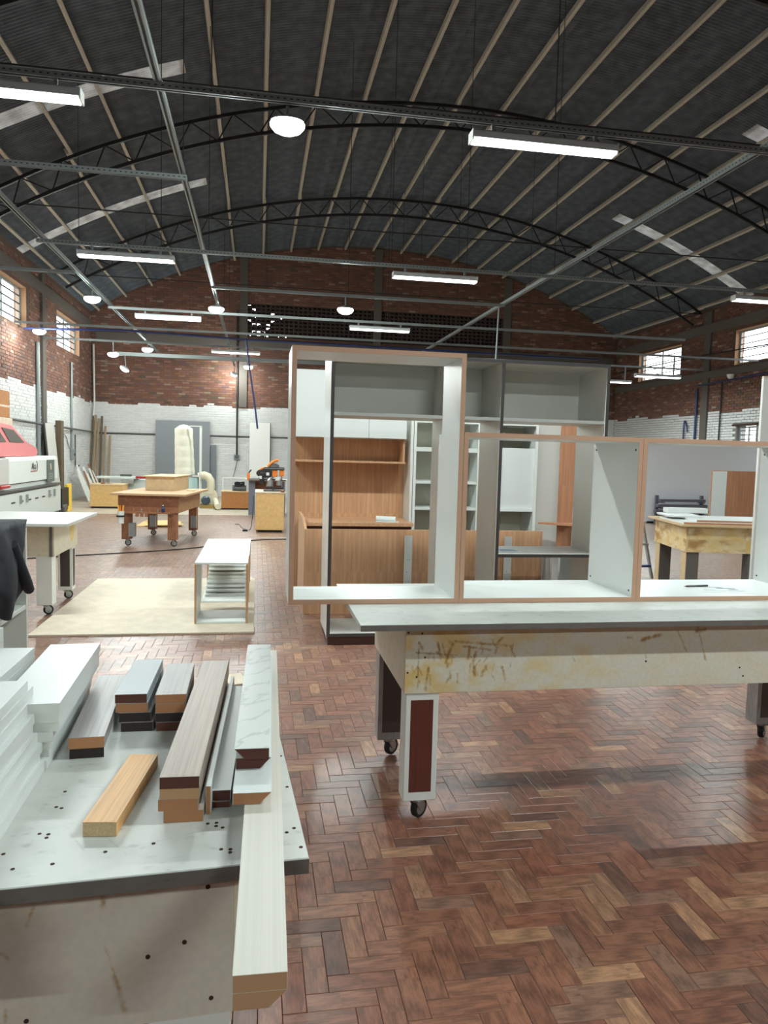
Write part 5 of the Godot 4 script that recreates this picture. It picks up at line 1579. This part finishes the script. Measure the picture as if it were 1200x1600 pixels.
	for k in [-1.0, 1.0]:
		put(t, "upright", bm(Vector3(0.08, 0.74, 0.06), 0.004), M.dusty_steel, Vector3(k * 0.62, 0.37, -0.11))
		for j in 4: put(t, "arm", bm(Vector3(0.05, 0.03, 0.26), 0.003), M.dusty_steel, Vector3(k * 0.55, 0.145 + j * 0.14, 0.0))
	t = thing("base_cabinet", "cabinet with a white side and a brown wood-grain front behind the stained bench", "cabinet", Vector3(9.04, 0, -13.5))
	bx(t, "side_panel", M.white, Vector3(0, 0, -0.02), Vector3(0.325, 1.425, 0.0), 0.001)
	bx(t, "front_panel", M.oak_dark, Vector3(0.33, 0, -0.5), Vector3(1.6, 1.435, 0.002), 0.001)
	bx(t, "edge_strip", M.tan_edge, Vector3(-0.02, 0, -0.03), Vector3(-0.0005, 1.435, 0.004), 0.0005)
	t = thing("step_ladder", "aluminium step ladder leg with a blue tread left of the stained bench", "ladder", Vector3(5.2, 0, -9.2))
	s = Soup.new()
	s.bar(Vector3(0.14, 0.0, 0.0), Vector3(-0.12, 1.1, 0.0), 0.05, 0.025)
	s.bar(Vector3(-0.36, 0.0, 0.0), Vector3(-0.14, 1.1, 0.0), 0.05, 0.025)
	put(t, "stile", s.mesh(), M.steel)
	for k in 3: put(t, "tread", bm(Vector3(0.44 - k * 0.1, 0.03, 0.08), 0.004), M.blue if k == 0 else M.steel, Vector3(-0.12, 0.17 + k * 0.3, 0.0))
	# boards on the stained bench
	var bd := [["wide white sheet with a brown edge on the stained bench", 0.86, -0.45, 0.0, 1.65, 0.8, 0.022, 0.0, true], ["second white sheet on the stained bench, pushed back", 0.95, -0.5, 0.0225, 1.5, 0.72, 0.022, 0.02, true], ["small white board at the left end of the stained bench", 0.22, -0.7, 0.045, 0.4, 0.5, 0.02, -0.04, false], ["white block standing behind the white sheets on the stained bench", 0.4, -1.0, 0.066, 0.5, 0.16, 0.06, 0.05, false], ["white tray at the right end of the stained bench", 1.25, -0.4, 0.045, 0.2, 0.2, 0.09, 0.0, false]]
	var base := Transform3D(Basis(Vector3.UP, deg_to_rad(-11.5)), Vector3(4.72, 0.8955, -7.55))
	for q in bd:
		t = thing("white_sheet", q[0], "board", base * Vector3(q[1], q[3], q[2]), deg_to_rad(-11.5) + q[7], "")
		put(t, "sheet", bm(Vector3(q[4], q[6], q[5]), 0.001), M.white, Vector3(0, q[6] * 0.5, 0))
		if q[8]: put(t, "edge_strip", bm(Vector3(q[4], q[6], 0.003), 0.0), M.oak_dark, Vector3(0, q[6] * 0.5, q[5] * 0.5 + 0.002))

	# --- pipes and wires on the walls
	var pipes := [
		["dark conduit running along the white back wall", [Vector3(-5.2, 2.05, BACK + 0.06), Vector3(3.85, 2.07, BACK + 0.06)], 0.025, M.dark_edge],
		["dark conduit running along the white left wall", [Vector3(LEFT + 0.115, 2.15, -15.95), Vector3(LEFT + 0.115, 2.06, -25.2)], 0.028, M.dark_edge],
		["dark vertical pipe on the back wall above the socket box", [Vector3(-0.70, 6.2, BACK + 0.13), Vector3(-0.68, 1.44, BACK + 0.13)], 0.03, M.black_steel],
		["grey vertical pipe on the left wall beyond the first window", [Vector3(LEFT + 0.06, 4.1, -19.4), Vector3(LEFT + 0.06, 0.3, -19.4)], 0.05, M.galv],
		["second grey vertical pipe on the left wall near the corner", [Vector3(LEFT + 0.05, 4.0, -22.75), Vector3(LEFT + 0.05, 1.5, -22.75)], 0.035, M.galv],
		["thin vertical pipe ending in a tap on the left wall", [Vector3(LEFT + 0.05, 1.93, -23.15), Vector3(LEFT + 0.05, 1.05, -23.15), Vector3(LEFT + 0.16, 1.03, -23.2)], 0.02, M.dark_edge],
		["pale downpipe in the back left corner", [Vector3(LEFT + 0.1, 4.9, -25.45), Vector3(LEFT + 0.12, 3.2, -25.45), Vector3(LEFT + 0.1, 2.6, -25.4)], 0.035, M.grey_white],
		["thin grey wire loop on the left white wall", [Vector3(LEFT + 0.04, 1.95, -20.9), Vector3(LEFT + 0.04, 1.9, -22.0), Vector3(LEFT + 0.04, 1.6, -22.4), Vector3(LEFT + 0.04, 1.45, -22.6)], 0.014, M.galv],
		["thin grey wire hanging below the socket box on the back wall", [Vector3(-0.66, 1.28, BACK + 0.05), Vector3(-0.74, 0.9, BACK + 0.05), Vector3(-0.82, 0.62, BACK + 0.06)], 0.01, M.dark_edge],
		["blue air pipe strung across the hall", [Vector3(-5.2, 4.2, -17.95), Vector3(-3.0, 4.27, -17.95), Vector3(-0.3, 4.2, -17.95), Vector3(4.0, 4.18, -17.95), Vector3(8.6, 4.15, -17.95)], 0.025, M.blue],
		["blue air hose hanging down towards the white panel", [Vector3(-0.29, 4.19, -17.95), Vector3(-0.2, 3.5, -18.0), Vector3(-0.06, 2.6, -18.0), Vector3(0.0, 2.12, -18.0)], 0.022, M.blue],
		["blue vertical pipe on the right wall", [Vector3(RIGHT - 0.08, 3.78, -20.3), Vector3(RIGHT - 0.08, 0.5, -20.3)], 0.034, M.blue],
		["short blue pipe with a bend beside the blue vertical pipe", [Vector3(RIGHT - 0.08, 0.5, -20.9), Vector3(RIGHT - 0.08, 2.66, -20.9), Vector3(RIGHT - 0.08, 2.7, -20.75), Vector3(RIGHT - 0.08, 2.5, -20.7)], 0.022, M.blue],
		["blue pipe running along the brick of the right wall", [Vector3(RIGHT - 0.16, 3.85, -20.2), Vector3(RIGHT - 0.16, 3.98, -14.5)], 0.022, M.blue],
		["thin dark pipe down the right wall near the low window", [Vector3(RIGHT - 0.06, 3.9, -19.15), Vector3(RIGHT - 0.06, 0.6, -19.15)], 0.022, M.black_steel],
		["thin grey rod hanging from the end of the channel before the wardrobe", [Vector3(4.2, 4.262, -12.8), Vector3(4.17, 3.0, -12.8)], 0.015, M.galv],
		["dark cable sagging along the right brick wall", [Vector3(RIGHT - 0.12, 4.75, -25.3), Vector3(RIGHT - 0.12, 4.72, -20.0), Vector3(RIGHT - 0.12, 4.6, -15.0)], 0.018, M.black_steel]]
	for p in pipes:
		cable(p[0], p[1], p[2], p[3], "pipe" if p[2] > 0.019 else "wire", "pipe" if p[2] > 0.019 else "wire")
	t = thing("socket_box", "grey socket box at the foot of the dark pipe on the back wall", "socket box", Vector3(-0.68, 1.28, BACK + 0.07))
	put(t, "box", bm(Vector3(0.2, 0.17, 0.09), 0.01), M.galv, Vector3(0, 0.085, 0))
	put(t, "cover", bm(Vector3(0.14, 0.11, 0.012), 0.004), M.dark_edge, Vector3(0, 0.085, 0.048))
	t = thing("wall_box", "small grey switch box on the left white wall", "switch box", Vector3(LEFT + 0.07, 1.2, -22.75))
	put(t, "box", bm(Vector3(0.1, 0.3, 0.18), 0.01), M.galv, Vector3(0, 0.15, 0))
	put(t, "switch", bm(Vector3(0.03, 0.06, 0.05), 0.004), M.black_plastic, Vector3(0.06, 0.15, 0))
	t = thing("camera_dome", "white dome camera on the right wall's beam", "camera", Vector3(RIGHT - 0.11, 4.0, -18.7))
	s = Soup.new()
	s.lathe([Vector2(0, -0.09), Vector2(0.06, -0.075), Vector2(0.09, -0.03), Vector2(0.1, 0.0)], 16)
	put(t, "dome", s.mesh(), M.white)
	s = Soup.new()
	s.lathe([Vector2(0.1, 0.0), Vector2(0.11, 0.04), Vector2(0, 0.04)], 16)
	put(t, "mount", s.mesh(), M.white_matt)

func more_materials() -> void:
	M.lam_dark = std(c8(72, 60, 56), 0.4)
	M.lam_dark2 = std(c8(92, 86, 82), 0.5)
	M.ply_brown = M.ply.duplicate()
	M.ply_brown.albedo_color = c8(206, 170, 136)
	M.wood_light = M.wood_brown.duplicate()
	M.wood_light.albedo_color = c8(182, 138, 98)
	M.plank_dark = M.plank.duplicate()
	M.plank_dark.albedo_color = c8(112, 98, 78)
	M.white_warm = std(c8(218, 218, 210), 0.4)
	M.beige = std(c8(190, 188, 172), 0.6)
	M.cloth = std(c8(26, 30, 38), 0.85)
	M.cloth.rim_enabled = true
	M.cloth.rim = 0.3
	M.machine = std(c8(204, 210, 204), 0.45)
	M.machine_pale = std(c8(220, 224, 218), 0.4)
	M.dusty_steel = std(c8(104, 102, 114), 0.6)
	M.duct = std(c8(214, 206, 180), 0.6)
	M.gloss_grey = std(c8(238, 240, 244), 0.12)
	var nz := noise(91, 0.012, 4)
	var mar := picture(256, 256, func(x, y):
		var a := absf(nz.get_noise_2d(x + y * 0.6, y * 0.5 + 30.0))
		var t := 0.97 - 0.10 * clampf(1.0 - a * 9.0, 0.0, 1.0)
		return Color(t, t, t * 0.99))
	M.marble = textured(mar, c8(216, 220, 217), 0.25, Vector3(3, 3, 3))

var TUBE := 8.2
var BULB := 2.2

func _ready() -> void:
	rng.seed = 20240607
	# camera
	var cam := Camera3D.new()
	cam.name = "camera"
	cam.fov = rad_to_deg(2.0 * atan(800.0 / 1150.0))
	cam.near = 0.05
	cam.far = 200.0
	cam.transform = Transform3D(Basis(Vector3(0.98526, 0.02591, 0.16911), Vector3(-0.01214, 0.99656, -0.08199), Vector3(-0.17065, 0.07873, 0.98218)).orthonormalized(), Vector3(0, 1.6, 0))
	add_child(cam, true)
	cam.current = true
	# overcast sky, exposure
	var we := WorldEnvironment.new()
	we.name = "world_environment"
	var env := Environment.new()
	env.background_mode = Environment.BG_SKY
	var sky := Sky.new()
	var sm := ProceduralSkyMaterial.new()
	sm.sky_top_color = c8(214, 222, 230)
	sm.sky_horizon_color = c8(236, 239, 240)
	sm.ground_bottom_color = c8(120, 118, 112)
	sm.ground_horizon_color = c8(190, 190, 186)
	sm.sun_angle_max = 1.0
	sm.energy_multiplier = 6.0
	sky.sky_material = sm
	env.sky = sky
	env.tonemap_mode = Environment.TONE_MAPPER_LINEAR
	env.tonemap_exposure = 1.4
	env.sdfgi_enabled = true
	env.ssao_enabled = true
	env.ssil_enabled = true
	we.environment = env
	add_child(we, true)

	make_materials()
	more_materials()
	build_hall()
	truss(-9.5, "black arched steel truss nearest, crossing the top corners of the picture")
	truss(-14.75, "black arched steel truss crossing behind the bright oval lamp")
	truss(-20.3, "farthest black arched steel truss, close to the back wall")
	# struts across
	var H := 4.285
	strut("slotted channel across the hall carrying the two nearest tube lights", Vector3(-5.3, H, -5.93), Vector3(12.95, H, -5.93), true, [0.15, 0.27, 0.42, 0.62])
	strut("short slotted channel on the left ending at the lengthwise channel", Vector3(-5.3, H, -7.8), Vector3(-0.72, H, -7.8), true, [0.5])
	strut("channel across the hall carrying the second row of tube lights", Vector3(-2.9, H, -10.59), Vector3(12.95, H, -10.59), true, [0.1, 0.3, 0.37, 0.8])
	strut("short channel on the left between the wall and the lengthwise channel", Vector3(-5.3, H, -12.35), Vector3(-2.83, H, -12.35), false, [])
	strut("channel ending at the hanging rod, above the middle oval lamp", Vector3(-0.78, H, -12.8), Vector3(4.3, H, -12.8), false, [0.45])
	strut("channel across the hall carrying the third row of tube lights", Vector3(-2.87, H, -15.19), Vector3(9.3, H, -15.19), false, [0.45, 0.7])
	strut("channel across the hall just beyond the third row of tube lights", Vector3(-5.3, H, -17.6), Vector3(12.9, H, -17.6), false, [0.3, 0.5])
	strut("channel carrying the farthest tube lights", Vector3(-5.3, H, -19.93), Vector3(12.9, H, -19.93), false, [0.5, 0.85])
	strut("thick grey channel nearest the back wall", Vector3(-4.0, 4.245, -22.2), Vector3(6.5, 4.245, -22.2), false, [0.3], 0.1)
	var H2 := 4.336
	strut("lengthwise channel running from the top edge to the small square lamp", Vector3(-0.75, H2, 1.5), Vector3(-0.78, H2, -25.1), true, [0.35, 0.5, 0.7], 0.05)
	strut("left lengthwise channel running down to the oval lamp near the back", Vector3(-2.85, H2, 1.5), Vector3(-2.8, H2, -22.0), true, [0.4, 0.6, 0.9], 0.05)
	strut("right lengthwise channel running down behind the wardrobe shell", Vector3(4.3, H2, 1.5), Vector3(4.32, H2, -20.5), true, [0.3, 0.55, 0.8], 0.05)
	# tube lights: rows seen, then the rows behind the photographer that light the near benches
	tube_light("tube light cut by the left edge, nearest row", -2.54, -5.93)
	tube_light("tube light right of the bright oval lamp, nearest row", 1.66, -5.93)
	tube_light("tube light of the nearest row beyond the right edge", 7.26, -5.93)
	tube_light("tube light on the left of the second row, above the left windows", -2.385, -10.59)
	tube_light("tube light in the middle of the second row, above the tall frame", 1.88, -10.59)
	tube_light("tube light cut by the right edge, second row", 7.26, -10.59)
	tube_light("tube light on the left of the third row, before the brick back wall", -2.365, -15.19)
	tube_light("tube light just above the tall open frame, third row", 1.83, -15.19)
	tube_light("tube light hung low before the right wall's windows", 9.45, -17.6, 3.74)
	tube_light("farthest tube light, above the white panel on the back wall", -1.2, -19.93)
	tube_light("small tube light just right of the wardrobe's upper corner", 9.33, -19.93, 3.82)
	for q in [[-2.4, 3.37, "on the left of the rearmost row"], [1.88, 3.37, "in the middle of the rearmost row"], [7.26, 3.37, "on the right of the rearmost row"], [1.88, -1.28, "in the middle of the row over the near bench"], [7.26, -1.28, "on the right of the row over the near bench"]]:
		tube_light("tube light behind the photographer, " + q[2], q[0], q[1])
	strut("slotted channel over the near bench carrying a row of tube lights", Vector3(-5.3, H, -1.28), Vector3(12.95, H, -1.28), false, [])
	strut("slotted channel behind the photographer carrying the rearmost tube lights", Vector3(-5.3, H, 3.37), Vector3(12.95, H, 3.37), false, [])
	bulkhead("big bright oval lamp near the top of the picture", Vector3(0.2, 4.13, -5.98), 0.29)
	bulkhead("oval lamp on the left lengthwise channel above the left windows", Vector3(-2.82, 4.13, -13.55))
	bulkhead("oval lamp on the middle lengthwise channel before the back wall", Vector3(-0.76, 4.13, -13.85))
	bulkhead("oval lamp in front of the pierced brick strip", Vector3(1.46, 4.05, -12.8))
	bulkhead("oval lamp between the two left windows", Vector3(-4.78, 4.11, -17.6))
	bulkhead("oval lamp low on the left, lower left of the left channel's end", Vector3(-3.65, 3.96, -19.93))
	bulkhead("oval lamp at the far end of the left lengthwise channel", Vector3(-2.82, 4.13, -20.0))
	bulkhead("oval lamp beside the blue hose", Vector3(-0.29, 4.04, -22.2), 0.3, Vector3.ZERO, 4.19)
	bulkhead("tilted lamp below the left oval lamps on the brick wall", Vector3(-3.75, 3.83, -22.2), 0.3, Vector3(0.5, 0.4, -0.5), 4.215)
	bulkhead("small tilted lamp at the end of the middle lengthwise channel", Vector3(-0.78, 4.08, -24.9), 0.24, Vector3(0.7, 0.2, -0.3), 4.302)
	build_benches()
	build_cabinets()
	build_boards()
	build_jacket()
	build_floor_things()
	build_far()
